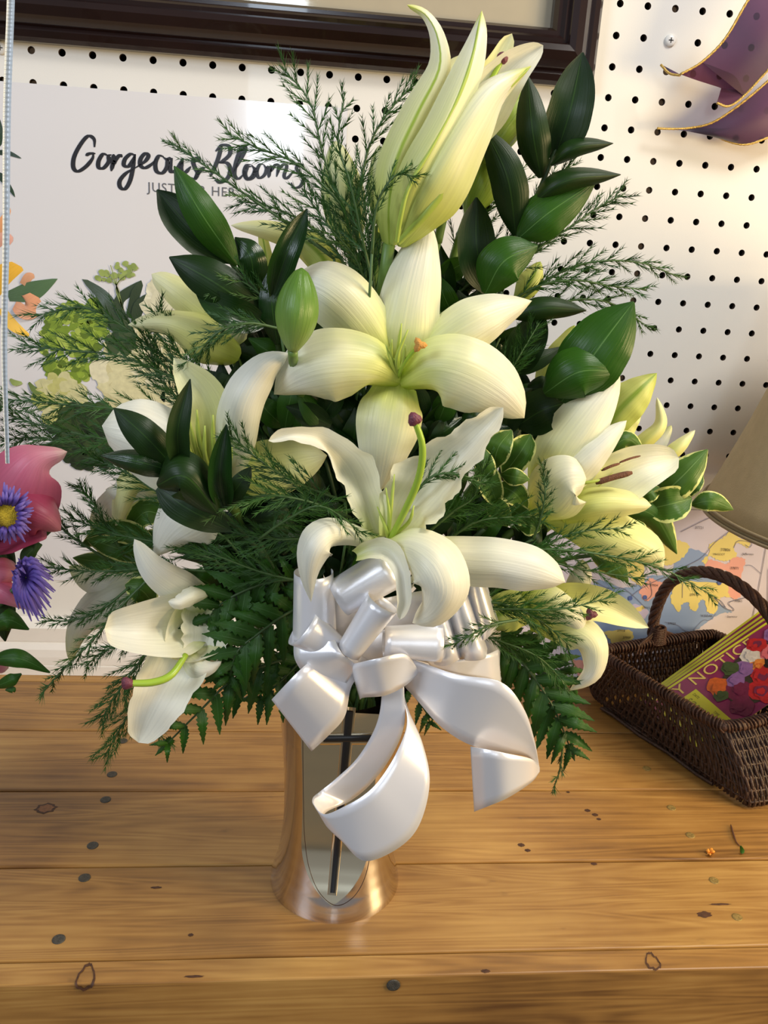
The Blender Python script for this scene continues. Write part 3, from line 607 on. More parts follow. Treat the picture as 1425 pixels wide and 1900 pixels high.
# ================================================================= VASE
VC = mm(273, -319, 0); VR = [47.5, 47.2, 45.2, 43.0, 41.3, 40.0, 39.2, 39.0, 39.2, 40.0, 41.2, 42.8, 44.8, 46.5]
VZ = [0, 3, 10, 18, 28, 38, 50, 62, 78, 95, 112, 130, 148, 160]
def vr(z):
    for i in range(len(VZ)-1):
        if z <= VZ[i+1]:
            f_ = max(0, (z - VZ[i])/(VZ[i+1]-VZ[i])); f_ = f_*f_*(3-2*f_)*.35 + f_*.65; return VR[i] + (VR[i+1]-VR[i])*f_
    return VR[-1]
AZ = math.atan2(CAM.y - VC.y, CAM.x - VC.x) - .02
def phi0(z):
    if z < 13: return 0.0
    t = min(1, (z - 13)/42); return math.radians(37) * math.sin(t*math.pi/2)**.75
def vpt(phi, z, off=0):
    r = vr(z); p0 = phi0(z)
    if abs(phi) < p0: r = r*math.cos(p0)/math.cos(phi)
    r += off; a = AZ + phi
    return VC + Vector((r*math.cos(a), r*math.sin(a), z))*1 if False else Vector((VC.x + r/1000*math.cos(a), VC.y + r/1000*math.sin(a), ZT + z/1000))
def on_vase(px, py, off=.6):
    d = ray(px, py); s = (-.30 - 0 - CAM.y)/d.y; s0 = (VC.y - .06 - CAM.y)/d.y; s1 = (VC.y - CAM.y)/d.y
    for _ in range(60):
        s = (s0+s1)/2; p = CAM + d*s; z = (p.z-ZT)*1000; x = p.x-VC.x; y = p.y-VC.y; ph = (math.atan2(y, x)-AZ+math.pi) % (2*math.pi) - math.pi
        q = vpt(ph, min(max(z, 0), 160), off); rq = math.hypot(q.x-VC.x, q.y-VC.y)
        if math.hypot(x, y) > rq: s0 = s
        else: s1 = s
    return CAM + d*s
def vase():
    t = thing('flower_vase', 'polished silver metal vase with a black cross on its flat front panel', 'vase', VC)
    m = simple('polished_silver', (222, 214, 206), .15, metal=1, var=.03, scale=8, bump=.02, bscale=30)
    mp = simple('panel_silver', (246, 236, 206), .2, metal=1, var=.02, scale=12)  # paler than the body: reflected room light put into the metal colour
    nz, nb, npn = 64, 96, 12; zs = [160*i/nz for i in range(nz+1)]; b = Buf(); V = []
    for z in zs:
        p0 = max(phi0(z), .0005)
        V += [vpt(p0*1.0001 + (2*math.pi - 2*p0*1.0001)*j/nb, z) for j in range(nb+1)]
    k = nb+1; b.add(V, [(i*k+j, i*k+j+1, (i+1)*k+j+1, (i+1)*k+j) for i in range(nz) for j in range(nb)])
    V = [VC + Vector((0,0,.0004))] + [vpt(2*math.pi*j/nb, 0) for j in range(nb)]
    b.add(V, [(0, 1+(j+1)%nb, 1+j) for j in range(nb)])
    V = []                                                      # inside wall
    for z in zs[::-1]:
        for j in range(nb+1):
            a = AZ + 2*math.pi*j/nb; r = max(vr(z)*.8 if phi0(z) else vr(z), 1)/1000 - .0025; V.append(Vector((VC.x + r*math.cos(a), VC.y + r*math.sin(a), ZT + max(z, 3)/1000)))
    b.add(V, [(i*k+j, i*k+j+1, (i+1)*k+j+1, (i+1)*k+j) for i in range(nz) for j in range(nb)])
    b.make('vase_body', m, t)
    b = Buf(); V = []
    for z in zs:
        p0 = max(phi0(z), .0005)
        V += [vpt(-p0 + 2*p0*j/npn, z, -.02) for j in range(npn+1)]
    k = npn+1; b.add(V, [(i*k+j, i*k+j+1, (i+1)*k+j+1, (i+1)*k+j) for i in range(nz) for j in range(npn)])
    b.make('front_panel', mp, t)
    groove = simple('engraved_line', (66, 44, 34), .5, metal=.5)
    tubeobj('engraved_border', [on_vase(q.x, q.y, .05) for q in curve([Vector((x, y, 0)) for x, y in [(562, 1330), (562, 1400), (563, 1480), (565, 1550), (573, 1608), (592, 1655), (622, 1680), (652, 1668), (674, 1636), (686, 1590), (692, 1520)]], 90)], .00022, groove, t, 5)
    blk = simple('black_enamel', (22, 23, 25), .35, coat=.3); sil = simple('cross_rim', (224, 210, 180), .12, metal=1)
    def bar(a, c, w0, w1, m_, off, b, n=24):
        V = []
        for i in range(n+1):
            f_ = i/n; x = a[0]+(c[0]-a[0])*f_; y = a[1]+(c[1]-a[1])*f_; w = (w0+(w1-w0)*f_)/2; dx, dy = c[0]-a[0], c[1]-a[1]; l = math.hypot(dx, dy); nx_, ny_ = -dy/l, dx/l
            V += [on_vase(x+nx_*w*s, y+ny_*w*s, o_) for s, o_ in ((-1, off-.5), (-.9, off), (.9, off), (1, off-.5))]
        b.add(V, [(i*4+j, i*4+j+1, (i+1)*4+j+1, (i+1)*4+j) for i in range(n) for j in range(3)])
    b = Buf(); bar((649, 1312), (616, 1661), 23, 17, 0, .5, b); bar((594, 1371), (704, 1370), 23, 23, 0, .5, b); b.make('cross_rim', sil, t)
    b = Buf(); bar((648.5, 1320), (617.5, 1657), 15, 10, 0, 1.0, b); bar((600, 1371), (698, 1370), 13, 13, 0, 1.05, b); b.make('cross_inlay', blk, t)
vase()

# ================================================================= LILIES
def lily(label, hub, petals, m='lily_open', group=None, stem=True, **kw):
    t = thing('lily', label, 'lily', P(*hub), group)
    for pt in petals:
        sp, w = pt[0], pt[1]; o = dict(pt[2]) if len(pt) > 2 else {}
        mm_ = o.pop('m', m)
        if 'cup' not in o: o['cup'] = .16
        if 'rip' not in o: o['rip'] = .03
        if 'ridge' not in o: o['ridge'] = .035
        blade('petal', sp, w, M[mm_], t, **o)
    if stem:
        tb = P(hub[0], hub[1], hub[2]+3); stem_to_vase(t, (hub[0], hub[1], hub[2]+2))
    return t
def filaments(t, hub, tips, r=.0009):
    for x, y, Y in tips:
        a, c = P(*hub), P(x, y, Y); mid = (a+c)/2 + Vector((random.uniform(-.004, .004), -.003, random.uniform(-.002, .004)))
        tubeobj('filament', curve([a, mid, c], 8), [r*1.2]*5 + [r]*2 + [r*.6, r*.4], M['filament'], t, 6)
def pistil(t, pts, r=.0016, sr=.0036, stig='stigma', lob=.15):
    p = [P(*q) for q in pts]; tubeobj('style', curve(p, 16), [r*.9 + r*.25*math.sin(i/16*3) for i in range(17)], M['style'], t, 8)
    ball('stigma', p[-1], sr, M[stig], t, lob=lob, sy=.7, label='purple stigma' if stig == 'stigma' else None)
def anther(t, a, c, r=.0019, m='anther'):
    A, B_ = P(*a), P(*c); b = Buf(); b.tube(curve([A, (A+B_)/2 + Vector((0, -.0005, .0006)), B_], 8), [r*.6, r, r, r, r, r, r, r*.9, r*.5], 8); b.make('anther', M[m], t)

# centre lily, wide open
h = (738, 700, -372)
t = lily('large wide open cream lily facing forward at the middle of the bouquet', h, [
  ([(742, 690, -374), (752, 610, -378), (768, 520, -372), (795, 408, -358)], [34, 128, 118, 96, 26], dict(cup=.14, rip=.02)),
  ([(732, 695, -373), (690, 625, -379), (640, 565, -380), (590, 530, -376), (535, 520, -366)], [30, 96, 120, 104, 14], dict(cup=.18)),
  ([(748, 690, -373), (815, 640, -379), (880, 600, -380), (930, 577, -374), (987, 558, -366)], [30, 84, 100, 74, 10], dict(cup=.16)),
  ([(734, 712, -376), (724, 765, -387), (712, 840, -387), (702, 914, -376)], [80, 118, 120, 84, 18], dict(cup=.12)),
  ([(742, 708, -380), (690, 684, -392), (620, 683, -396), (560, 698, -392), (508, 732, -382)], [34, 108, 140, 118, 22], dict(cup=.22, roll=8, rip=.025)),
  ([(744, 712, -380), (800, 688, -392), (860, 700, -397), (925, 735, -394), (973, 776, -382)], [34, 116, 142, 118, 40], dict(cup=.2, roll=-8, rip=.03))])
filaments(t, (738, 700, -382), [(745, 600, -394), (757, 612, -396), (727, 630, -396), (716, 640, -394), (752, 640, -400)])
pistil(t, [(738, 700, -382), (752, 672, -394), (778, 640, -402)], .0011, .0033, 'pollen', .35)

# top closed trumpet lily (seen from the side)
h = (722, 452, -362)
t = lily('tall half open cream lily trumpet pointing up at the top of the bouquet', h, [
  ([(780, 340, -342), (840, 240, -338), (905, 150, -336), (950, 62, -334)], [60, 95, 80, 44, 22], dict(cup=-.2, m='lily_lemon')),
  ([(850, 260, -348), (905, 185, -350), (955, 125, -350), (1008, 84, -348)], [80, 100, 78, 52, 16], dict(cup=-.25, m='lily_white')),
  ([(735, 440, -345), (760, 330, -340), (800, 210, -338), (858, 100, -336)], [70, 95, 90, 70, 20], dict(cup=-.1, m='lily_lemon')),
  ([(722, 453, -364), (722, 385, -372), (735, 300, -374), (775, 210, -371), (814, 130, -368), (812, 70, -366), (790, 28, -366), (755, 9, -368)], [26, 54, 66, 66, 56, 40, 26, 15, 10], dict(cup=.3, m='lily_outer', nl=30, rip=.01, ridge=-.03)),
  ([(742, 454, -364), (775, 385, -378), (815, 315, -384), (862, 235, -382), (915, 165, -376), (986, 122, -366)], [34, 100, 118, 110, 90, 54, 10], dict(cup=.34, m='lily_plain', nl=28, rip=.008, ridge=-.02, roll=12)),
  ([(730, 452, -366), (748, 390, -380), (778, 310, -388), (826, 225, -386), (868, 130, -378), (888, 65, -372), (894, 19, -368)], [28, 62, 66, 66, 66, 54, 32, 8], dict(cup=.26, m='lily_plain', nl=28, rip=.01, ridge=-.02))], stem=False)
for sp_, w_ in [([(738, 452, -374), (790, 395, -384), (836, 330, -386), (868, 272, -382), (902, 212, -376), (944, 160, -372), (986, 123, -368)], [10, 17, 20, 20, 17, 12, 5]), ([(736, 450, -382), (744, 400, -389), (760, 345, -392), (806, 265, -391), (850, 180, -386), (878, 100, -378), (893, 24, -369)], [8, 9, 8, 8, 8, 8, 4])]:
    o = blade('midrib', sp_, w_, M['rib_green'], t, cup=.25, nl=28, nw=4, ridge=0); o['label'] = 'raised green midrib'
ball('stigma', P(932, 108, -350), .0032, M['stigma'], t, label='purple stigma'); tubeobj('style', curve([P(860, 240, -352), P(905, 160, -352), P(932, 110, -350)], 8), .0014, M['style'], t)
stem_to_vase(t, (722, 452, -364), .0034)
# lower front white lily
h = (718, 1010, -405)
t = lily('white fully open lily with long curled petals just above the bow', h, [
  ([(702, 1000, -404), (680, 930, -400), (652, 868, -402), (606, 822, -410), (550, 806, -418), (498, 818, -420)], [44, 64, 74, 60, 38, 26, 18], dict(m='lily_white', cup=-.26, roll=-10, rip=.16, ripn=2.5, nl=36)),
  ([(728, 1002, -404), (770, 930, -404), (826, 868, -408), (886, 808, -412), (934, 756, -412)], [44, 106, 112, 84, 56, 24], dict(m='lily_white', cup=-.28, rip=.14, ripn=3.5, roll=8, nl=36)),
  ([(790, 1025, -402), (860, 1040, -404), (930, 1045, -408), (1000, 1060, -410), (1049, 1080, -406)], [60, 92, 94, 84, 34], dict(m='lily_white', cup=.2, rip=.02)),
  ([(704, 1012, -408), (660, 995, -416), (616, 990, -424), (586, 1014, -430), (573, 1062, -428), (577, 1118, -420)], [34, 38, 54, 70, 66, 38, 5], dict(m='lily_white', cup=.28, rip=.02)),
  ([(712, 1016, -414), (760, 1018, -428), (802, 1050, -440), (818, 1095, -442), (800, 1135, -434), (765, 1156, -424)], [40, 78, 112, 118, 104, 66, 34], dict(m='lily_white', cup=.26, rip=.03, ripn=3)),
  ([(660, 1030, -420), (690, 1018, -424), (722, 1022, -426), (744, 1058, -432), (750, 1110, -436), (742, 1150, -434)], [20, 34, 42, 30, 26, 12], dict(m='lily_white', cup=-.3, rip=.05))])
filaments(t, (720, 1000, -410), [(716, 905, -414), (732, 880, -414), (768, 938, -418), (700, 940, -412)])
pistil(t, [(722, 1004, -410), (750, 950, -424), (776, 890, -432), (784, 830, -436), (769, 778, -438)], .0017, .0035)
# left middle lily
h = (405, 905, -378)
t = lily('open cream lily on the left with dark leaves crossing its left petal', h, [
  ([(405, 890, -380), (400, 810, -388), (378, 735, -388), (322, 664, -380)], [30, 84, 92, 74, 14], dict(m='lily_lemon', cup=-.15, roll=10)),
  ([(430, 880, -380), (500, 870, -376), (560, 855, -374), (607, 845, -368)], [50, 108, 100, 70, 14], dict(m='lily_lemon', cup=.1)),
  ([(400, 910, -380), (335, 862, -390), (262, 806, -396), (189, 790, -390)], [50, 118, 140, 128, 70], dict(m='lily_white', cup=.14)),
  ([(400, 915, -380), (355, 955, -388), (320, 985, -388), (285, 1034, -378)], [40, 120, 122, 78, 10], dict(m='lily_white', cup=.18)),
  ([(430, 905, -380), (442, 825, -392), (455, 750, -398), (490, 690, -396), (536, 655, -390)], [38, 72, 82, 78, 56, 16], dict(m='lily_white', cup=.24, roll=-12))])
filaments(t, (405, 900, -384), [(350, 775, -398), (365, 760, -398), (380, 790, -400), (395, 770, -400), (340, 800, -398), (412, 800, -400), (430, 830, -398)], .0012)
# left lilies behind
lily('small white lily with drooping petals half hidden under the left middle lily', (300, 885, -350), [
  ([(310, 880, -352), (265, 882, -356), (232, 915, -356), (211, 996, -350)], [44, 66, 56, 40, 6], dict(m='lily_lemon', cup=.3)),
  ([(290, 895, -350), (250, 900, -352), (215, 912, -354), (196, 908, -350)], [40, 50, 40, 30, 12], dict(m='lily_white')),
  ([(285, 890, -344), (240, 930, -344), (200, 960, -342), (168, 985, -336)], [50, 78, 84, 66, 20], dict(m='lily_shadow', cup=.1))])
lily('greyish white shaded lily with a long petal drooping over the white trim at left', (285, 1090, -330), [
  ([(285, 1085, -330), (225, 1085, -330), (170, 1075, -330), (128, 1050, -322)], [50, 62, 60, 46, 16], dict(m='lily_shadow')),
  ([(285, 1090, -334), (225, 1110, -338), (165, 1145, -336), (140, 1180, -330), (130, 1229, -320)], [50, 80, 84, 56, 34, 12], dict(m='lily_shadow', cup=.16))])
# upper left lilies
lily('pale yellow green lily with one petal pointing left beside the left leaves', (425, 640, -345), [
  ([(430, 650, -345), (390, 590, -348), (335, 545, -348), (281, 508, -340)], [50, 74, 66, 54, 26], dict(m='lily_lemon')),
  ([(435, 640, -344), (425, 600, -350), (400, 560, -346)], [50, 66, 54, 10], dict(m='lily_white')),
  ([(440, 660, -348), (400, 640, -358), (350, 612, -362), (300, 598, -360), (237, 603, -352)], [60, 84, 82, 60, 42, 16], dict(m='lily_lemon', cup=.3))])
lily('pale green lily opening sideways behind the upper left leaves', (610, 500, -322), [
  ([(612, 505, -322), (570, 455, -324), (500, 428, -324), (428, 418, -318)], [50, 56, 44, 32, 8], dict(m='lily_lemon', cup=.25)),
  ([(610, 510, -326), (600, 480, -330), (570, 450, -328), (540, 436, -322)], [60, 60, 50, 20], dict(m='lily_green')),
  ([(500, 540, -318), (494, 480, -318), (485, 425, -318)], [30, 28, 22, 14], dict(m='lily_green'))])
# right lily
h = (990, 950, -345)
t = lily('cream lily opening to the right with brown anthers beside the lampshade', h, [
  ([(1060, 905, -340), (1110, 860, -342), (1150, 840, -340), (1195, 832, -334)], [60, 66, 52, 36, 12], dict(m='lily_lemon', cup=-.1)),
  ([(1040, 925, -350), (1120, 905, -352), (1190, 868, -352), (1260, 850, -346)], [60, 88, 98, 74, 34], dict(m='lily_open', cup=-.15)),
  ([(1000, 930, -352), (1035, 850, -362), (1090, 770, -362), (1150, 692, -354)], [50, 96, 106, 84, 22], dict(m='lily_open', cup=.14)),
  ([(1010, 965, -350), (1080, 975, -358), (1150, 1000, -362), (1205, 1025, -358), (1230, 1060, -348)], [18, 66, 92, 88, 62, 14], dict(m='lily_lemon', cup=.2)),
  ([(1020, 920, -362), (1070, 868, -368), (1115, 825, -368), (1163, 780, -362)], [40, 70, 66, 46, 12], dict(m='lily_white', cup=.25)),
  ([(1040, 955, -360), (1100, 936, -368), (1160, 934, -368), (1209, 938, -362)], [40, 62, 62, 50, 24], dict(m='lily_lemon', cup=.3)),
  ([(984, 958, -358), (1018, 925, -372), (1052, 892, -380), (1088, 888, -378)], [44, 106, 112, 96, 60], dict(m='lily_open', cup=.16, rip=.01))])
anther(t, (1105, 896, -366), (1173, 877, -368)); anther(t, (1116, 873, -360), (1150, 860, -358), .0009); anther(t, (1150, 858, -358), (1188, 846, -354), .0007)
filaments(t, (1060, 900, -362), [(1135, 887, -366), (1130, 868, -358)])
lily('pale lily behind the right lily with a pointed lime midrib petal', (1110, 800, -320), [
  ([(1120, 830, -318), (1150, 790, -320), (1175, 765, -320), (1192, 748, -316)], [50, 60, 40, 12], dict(m='lily_lemon')),
  ([(1110, 810, -322), (1150, 760, -326), (1185, 725, -326), (1219, 692, -320)], [60, 72, 74, 54, 10], dict(m='lily_green', cup=.2)),
  ([(1090, 800, -322), (1050, 775, -324), (1020, 770, -324), (990, 762, -318)], [60, 76, 70, 50, 10], dict(m='lily_lemon'))])
lily('narrow curled yellow lily petals rising behind the right lily', (1180, 850, -312), [
  ([(1150, 850, -312), (1200, 815, -318), (1226, 785, -318), (1219, 737, -314)], [20, 30, 28, 20, 5], dict(m='lily_lemon', cup=.35)),
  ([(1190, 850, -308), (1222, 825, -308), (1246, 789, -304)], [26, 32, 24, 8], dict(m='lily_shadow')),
  ([(1220, 860, -312), (1258, 830, -314), (1290, 798, -308)], [20, 28, 24, 6], dict(m='lily_lemon', cup=.3))])
lily('lime green lily petal standing upright behind the big right leaf', (1000, 745, -300), [
  ([(1002, 745, -300), (1025, 690, -304), (1050, 640, -304), (1066, 603, -300)], [20, 56, 56, 36, 10], dict(m='lily_green')),
  ([(960, 560, -296), (985, 520, -300), (1003, 485, -296)], [20, 44, 40, 10], dict(m='lily_green'))])
# lower right lily
h = (985, 1135, -362)
t = lily('cream lily at the lower right with petals curling down over the basket corner', h, [
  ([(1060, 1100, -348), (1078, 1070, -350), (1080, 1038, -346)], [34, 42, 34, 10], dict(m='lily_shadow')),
  ([(990, 1130, -352), (1050, 1115, -356), (1125, 1125, -358), (1204, 1165, -352)], [30, 62, 66, 52, 8], dict(m='lily_lemon', cup=-.15)),
  ([(900, 1150, -372), (925, 1140, -376), (960, 1130, -374), (1000, 1125, -366)], [50, 70, 76, 50], dict(m='lily_green')),
  ([(985, 1150, -364), (1050, 1165, -376), (1098, 1195, -382), (1098, 1248, -380), (1056, 1282, -372)], [40, 66, 68, 54, 34, 8], dict(m='lily_open', cup=.25)),
  ([(970, 1105, -366), (1020, 1120, -376), (1065, 1150, -380), (1091, 1192, -374)], [40, 66, 60, 42, 12], dict(m='lily_open', cup=.28))])
pistil(t, [(1010, 1130, -372), (1060, 1145, -374), (1096, 1140, -376)], .0010, .0036, lob=.3)
# lower left white lily
h = (365, 1160, -372)
t = lily('white trumpet lily at the lower left with a petal hanging down over the planks', h, [
  ([(388, 1122, -374), (335, 1092, -386), (285, 1056, -392), (249, 1000, -388)], [50, 66, 60, 44, 12], dict(m='lily_white', cup=.12)),
  ([(380, 1120, -374), (384, 1170, -384), (372, 1215, -388), (350, 1250, -384)], [70, 90, 80, 50, 20], dict(m='lily_white', cup=-.2, rip=.09)),
  ([(370, 1155, -374), (310, 1162, -392), (250, 1166, -402), (194, 1166, -404)], [70, 112, 106, 82, 50], dict(m='lily_white', cup=-.18, rip=.02)),
  ([(360, 1165, -376), (326, 1235, -396), (288, 1310, -404), (257, 1378, -400)], [70, 108, 104, 82, 34], dict(m='lily_white', cup=-.12, rip=.05, ripn=3)),
  ([(345, 1215, -392), (368, 1238, -400), (392, 1238, -400), (411, 1227, -396)], [30, 44, 34, 20, 6], dict(m='lily_white', cup=.2)),
  ([(392, 1100, -380), (360, 1105, -394), (330, 1118, -400), (312, 1116, -400)], [20, 34, 30, 22, 8], dict(m='lily_white', cup=.3, rip=.06))])
blade('petal', [(392, 1145, -370), (352, 1185, -384), (318, 1222, -396)], [60, 110, 96, 50], M['lily_open'], t, cup=-.25, label='shaded greenish throat')
pistil(t, [(345, 1215, -400), (318, 1252, -412), (284, 1266, -416), (236, 1268, -418)], .0019, .0036)
# buds
def budthing(name, label, parts, stem):
    t = thing(name, label, 'flower bud', P(*parts[0][0]))
    for a, c, w, m in parts: bud('bud_body', a, c, w, M[m], t)
    if stem: tubeobj('stem', curve([P(*q) for q in stem], 16), .0026, M['stem'], t)
    stem_to_vase(t, stem[-1] if stem else parts[0][0], .0022)
budthing('lily_bud', 'small green closed lily bud left of the centre lily', [((543, 652, -404), (560, 497, -402), 79, 'bud_green')], [(543, 652, -404), (546, 680, -388), (560, 740, -360)])
budthing('lily_bud', 'lime green lily bud behind the top lily beside the upper right leaves', [((884, 302, -335), (985, 160, -330), 74, 'bud_lime')], [(884, 302, -335), (848, 340, -334), (826, 390, -330), (812, 450, -328)])
budthing('lily_bud', 'pale green lily bud hanging below the lime bud behind dark leaves', [((868, 400, -322), (930, 262, -318), 72, 'bud_lime')], [(868, 400, -322), (850, 450, -322), (830, 520, -322)])
budthing('lily_bud', 'tall cream lily bud seen through the feathery fern left of the top lily', [((652, 470, -316), (622, 262, -312), 80, 'bud_cream')], [(652, 470, -316), (660, 540, -318)])
budthing('lily_bud', 'slim cream lily bud tucked behind the left side of the top lily', [((705, 420, -330), (704, 270, -326), 46, 'bud_cream')], [(705, 420, -330), (690, 540, -322)])

# ================================================================= LEAFY SPRIGS
def sprig(label, leaves, stem, m='leaf_dark', name='leafy_sprig', cat='foliage', r=.0014):
    t = thing(name, label, cat, P(*stem[0]))
    for lf in leaves:
        o = dict(lf[2]) if len(lf) > 2 else {}; mk = o.pop('m', m)
        if 'cup' not in o: o['cup'] = random.uniform(-.16, .16)
        if 'rip' not in o: o['rip'] = .012
        blade('leaf', lf[0], lf[1], M[mk], t, rnd=False, nl=18, **o)
    tubeobj('stem', curve([P(*q) for q in stem], 20), r, M['stem_dark'], t)
    stem_to_vase(t, stem[-1], .0016, M['stem_dark'])
    return t
LW = lambda w: [w*.22, w*.85, w, w*.72, w*.05]
def lf(a, mid, c, w, dY=0, **o): return ([a, mid, c] if mid else [a, c], [w*.18, w*.72, w*.98, w, w*.9, w*.6, w*.04], o)
Yr = -345
sprig('dark glossy leafy stem rising highest at the upper right', [
  lf((1028, 298, Yr), (1058, 205, Yr-8), (1081, 97, Yr), 82, cup=-.1), lf((1004, 330, Yr-4), (988, 240, Yr-12), (979, 140, Yr-4), 60, cup=.12),
  lf((1022, 306, Yr-6), (1066, 275, Yr-14), (1138, 266, Yr-10), 34, cup=.3), lf((985, 380, Yr-6), (1050, 336, Yr-16), (1152, 324, Yr-10), 44, cup=.35),
  lf((962, 442, Yr-8), (1018, 395, Yr-14), (1106, 336, Yr-8), 84, cup=.12, m='leaf_mid')], [(1060, 200, Yr+2), (1022, 300, Yr), (975, 420, Yr), (930, 540, Yr+10)])
sprig('near black broad leaves at the right of the top lily stem', [
  lf((957, 437, -350), (942, 330, -358), (899, 237, -352), 66, cup=.1), lf((905, 545, -345), (885, 460, -352), (884, 366, -346), 72, cup=-.1),
  lf((900, 545, -355), (935, 485, -362), (998, 456, -356), 86, cup=.1, m='leaf_mid')], [(955, 430, -348), (930, 500, -345), (890, 580, -340)])
sprig('large rounded green leaves above the right lily', [
  lf((1042, 745, -352), (1108, 650, -362), (1176, 560, -356), 122, cup=.1, m='leaf_mid'), lf((1010, 730, -356), (1075, 690, -366), (1148, 690, -362), 96, cup=.14, m='leaf_mid'),
  lf((950, 588, -345), (1010, 572, -350), (1088, 576, -346), 44, cup=.2), lf((940, 700, -340), (975, 640, -346), (1010, 580, -344), 70), lf((960, 790, -340), (1010, 760, -350), (1080, 740, -346), 80)],
  [(1080, 690, -350), (1020, 750, -345), (950, 800, -335)])
sprig('dark leafy stem with broad leaves at the upper left by the poster lettering', [
  lf((440, 492, -362), (375, 398, -372), (323, 308, -366), 64, cup=.14, m='leaf_mid'), lf((432, 485, -360), (352, 420, -366), (291, 352, -360), 72, cup=-.1),
  lf((500, 592, -366), (400, 525, -374), (314, 477, -368), 78, cup=.1), lf((495, 602, -368), (430, 580, -376), (362, 540, -370), 58, cup=-.12, m='leaf_gloss'),
  lf((470, 545, -356), (466, 480, -362), (436, 440, -358), 54, cup=.1, m='leaf_gloss')], [(400, 440, -362), (450, 520, -358), (510, 620, -350)])
sprig('narrow dark leaves standing beside the small green bud', [
  lf((505, 552, -372), (532, 470, -380), (570, 387, -374), 48, cup=-.2, m='leaf_gloss'), lf((515, 640, -366), (505, 570, -372), (500, 500, -368), 50, m='leaf_gloss'), lf((560, 660, -366), (590, 620, -370), (610, 585, -366), 50)],
  [(525, 500, -372), (510, 580, -366), (520, 680, -356)])
sprig('dark pointed leaves fanning over the left middle lily', [
  lf((328, 872, -412), (272, 812, -420), (211, 757, -416), 62, cup=.1), lf((338, 882, -414), (330, 800, -424), (353, 703, -420), 42, cup=-.15),
  lf((332, 878, -410), (262, 858, -420), (187, 845, -414), 46, cup=.2, m='leaf_gloss'), lf((292, 900, -418), (345, 885, -426), (408, 958, -416), 92, cup=.2),
  lf((418, 945, -412), (408, 880, -422), (420, 787, -418), 44, cup=-.25, m='leaf_gloss'), lf((412, 940, -408), (440, 905, -414), (466, 866, -412), 38), lf((292, 905, -404), (350, 945, -412), (430, 985, -406), 62)],
  [(325, 872, -410), (360, 905, -404), (420, 960, -392), (480, 1020, -378)])
def vleaf(a, mid, c, w, **o): return lf(a, mid, c, w, m='leaf_vary', rip=.03, **o)
sprig('cluster of small cream edged green leaves between the centre lily and right lily', [
  vleaf((915, 870, -372), (925, 830, -380), (950, 798, -376), 50), vleaf((935, 880, -370), (965, 840, -376), (985, 806, -372), 52), vleaf((900, 860, -374), (910, 900, -384), (925, 940, -380), 44),
  vleaf((930, 880, -376), (955, 885, -386), (983, 890, -382), 34), vleaf((925, 900, -374), (955, 915, -382), (978, 945, -376), 44), vleaf((905, 930, -378), (925, 945, -386), (948, 962, -382), 42),
  vleaf((940, 940, -374), (965, 955, -382), (985, 970, -378), 36), vleaf((965, 980, -376), (985, 975, -382), (1002, 985, -378), 40), vleaf((890, 900, -374), (900, 870, -382), (898, 830, -378), 40)],
  [(940, 820, -370), (925, 890, -366), (900, 980, -356)], 'leaf_vary', 'variegated_sprig')
sprig('spray of cream edged leaves reaching the lampshade at the right', [
  vleaf((1218, 925, -330), (1262, 888, -336), (1313, 834, -330), 66, cup=.12), vleaf((1200, 945, -334), (1245, 935, -342), (1284, 925, -336), 66, cup=-.1), vleaf((1283, 936, -330), (1320, 930, -336), (1361, 946, -330), 38, cup=.1),
  vleaf((1140, 945, -332), (1210, 955, -338), (1256, 1028, -332), 52, cup=.2), vleaf((1185, 925, -334), (1205, 915, -338), (1225, 905, -334), 34), vleaf((1262, 920, -326), (1285, 900, -330), (1305, 880, -326), 34), vleaf((1120, 850, -340), (1160, 815, -342), (1195, 838, -336), 34, cup=.2)],
  [(1240, 930, -330), (1150, 945, -328), (1040, 985, -325), (940, 1040, -325)], 'leaf_vary', 'variegated_sprig')
sprig('dark cream edged leaves drooping under the right lily over the map', [
  vleaf((1098, 1030, -345), (1130, 1040, -352), (1166, 1080, -346), 56, cup=.15), vleaf((1180, 965, -344), (1190, 985, -350), (1195, 1020, -346), 22)], [(1100, 1030, -344), (1040, 1040, -340), (960, 1070, -335)], 'leaf_vary', 'variegated_sprig')
sprig('yellow and green mottled leaves at the far left of the bouquet', [
  vleaf((290, 1010, -350), (220, 985, -354), (150, 1012, -348), 44), vleaf((270, 1040, -352), (210, 1015, -358), (160, 1000, -352), 42), vleaf((285, 1120, -366), (262, 1095, -374), (232, 1085, -370), 48), vleaf((300, 1060, -350), (250, 1045, -354), (200, 1062, -350), 36),
  vleaf((240, 1010, -346), (190, 1040, -348), (135, 1035, -344), 40), vleaf((410, 560, -340), (390, 530, -344), (360, 500, -340), 40)], [(200, 1020, -346), (280, 1040, -344), (400, 1080, -340), (520, 1120, -330)], 'leaf_vary', 'variegated_sprig')
sprig('variegated leaf pair behind the lower left lily', [vleaf((310, 960, -345), (270, 950, -348), (235, 985, -344), 50), vleaf((330, 1010, -345), (290, 1000, -350), (250, 1010, -346), 40)], [(290, 970, -344), (380, 1030, -340), (500, 1080, -330)], 'leaf_vary', 'variegated_sprig')
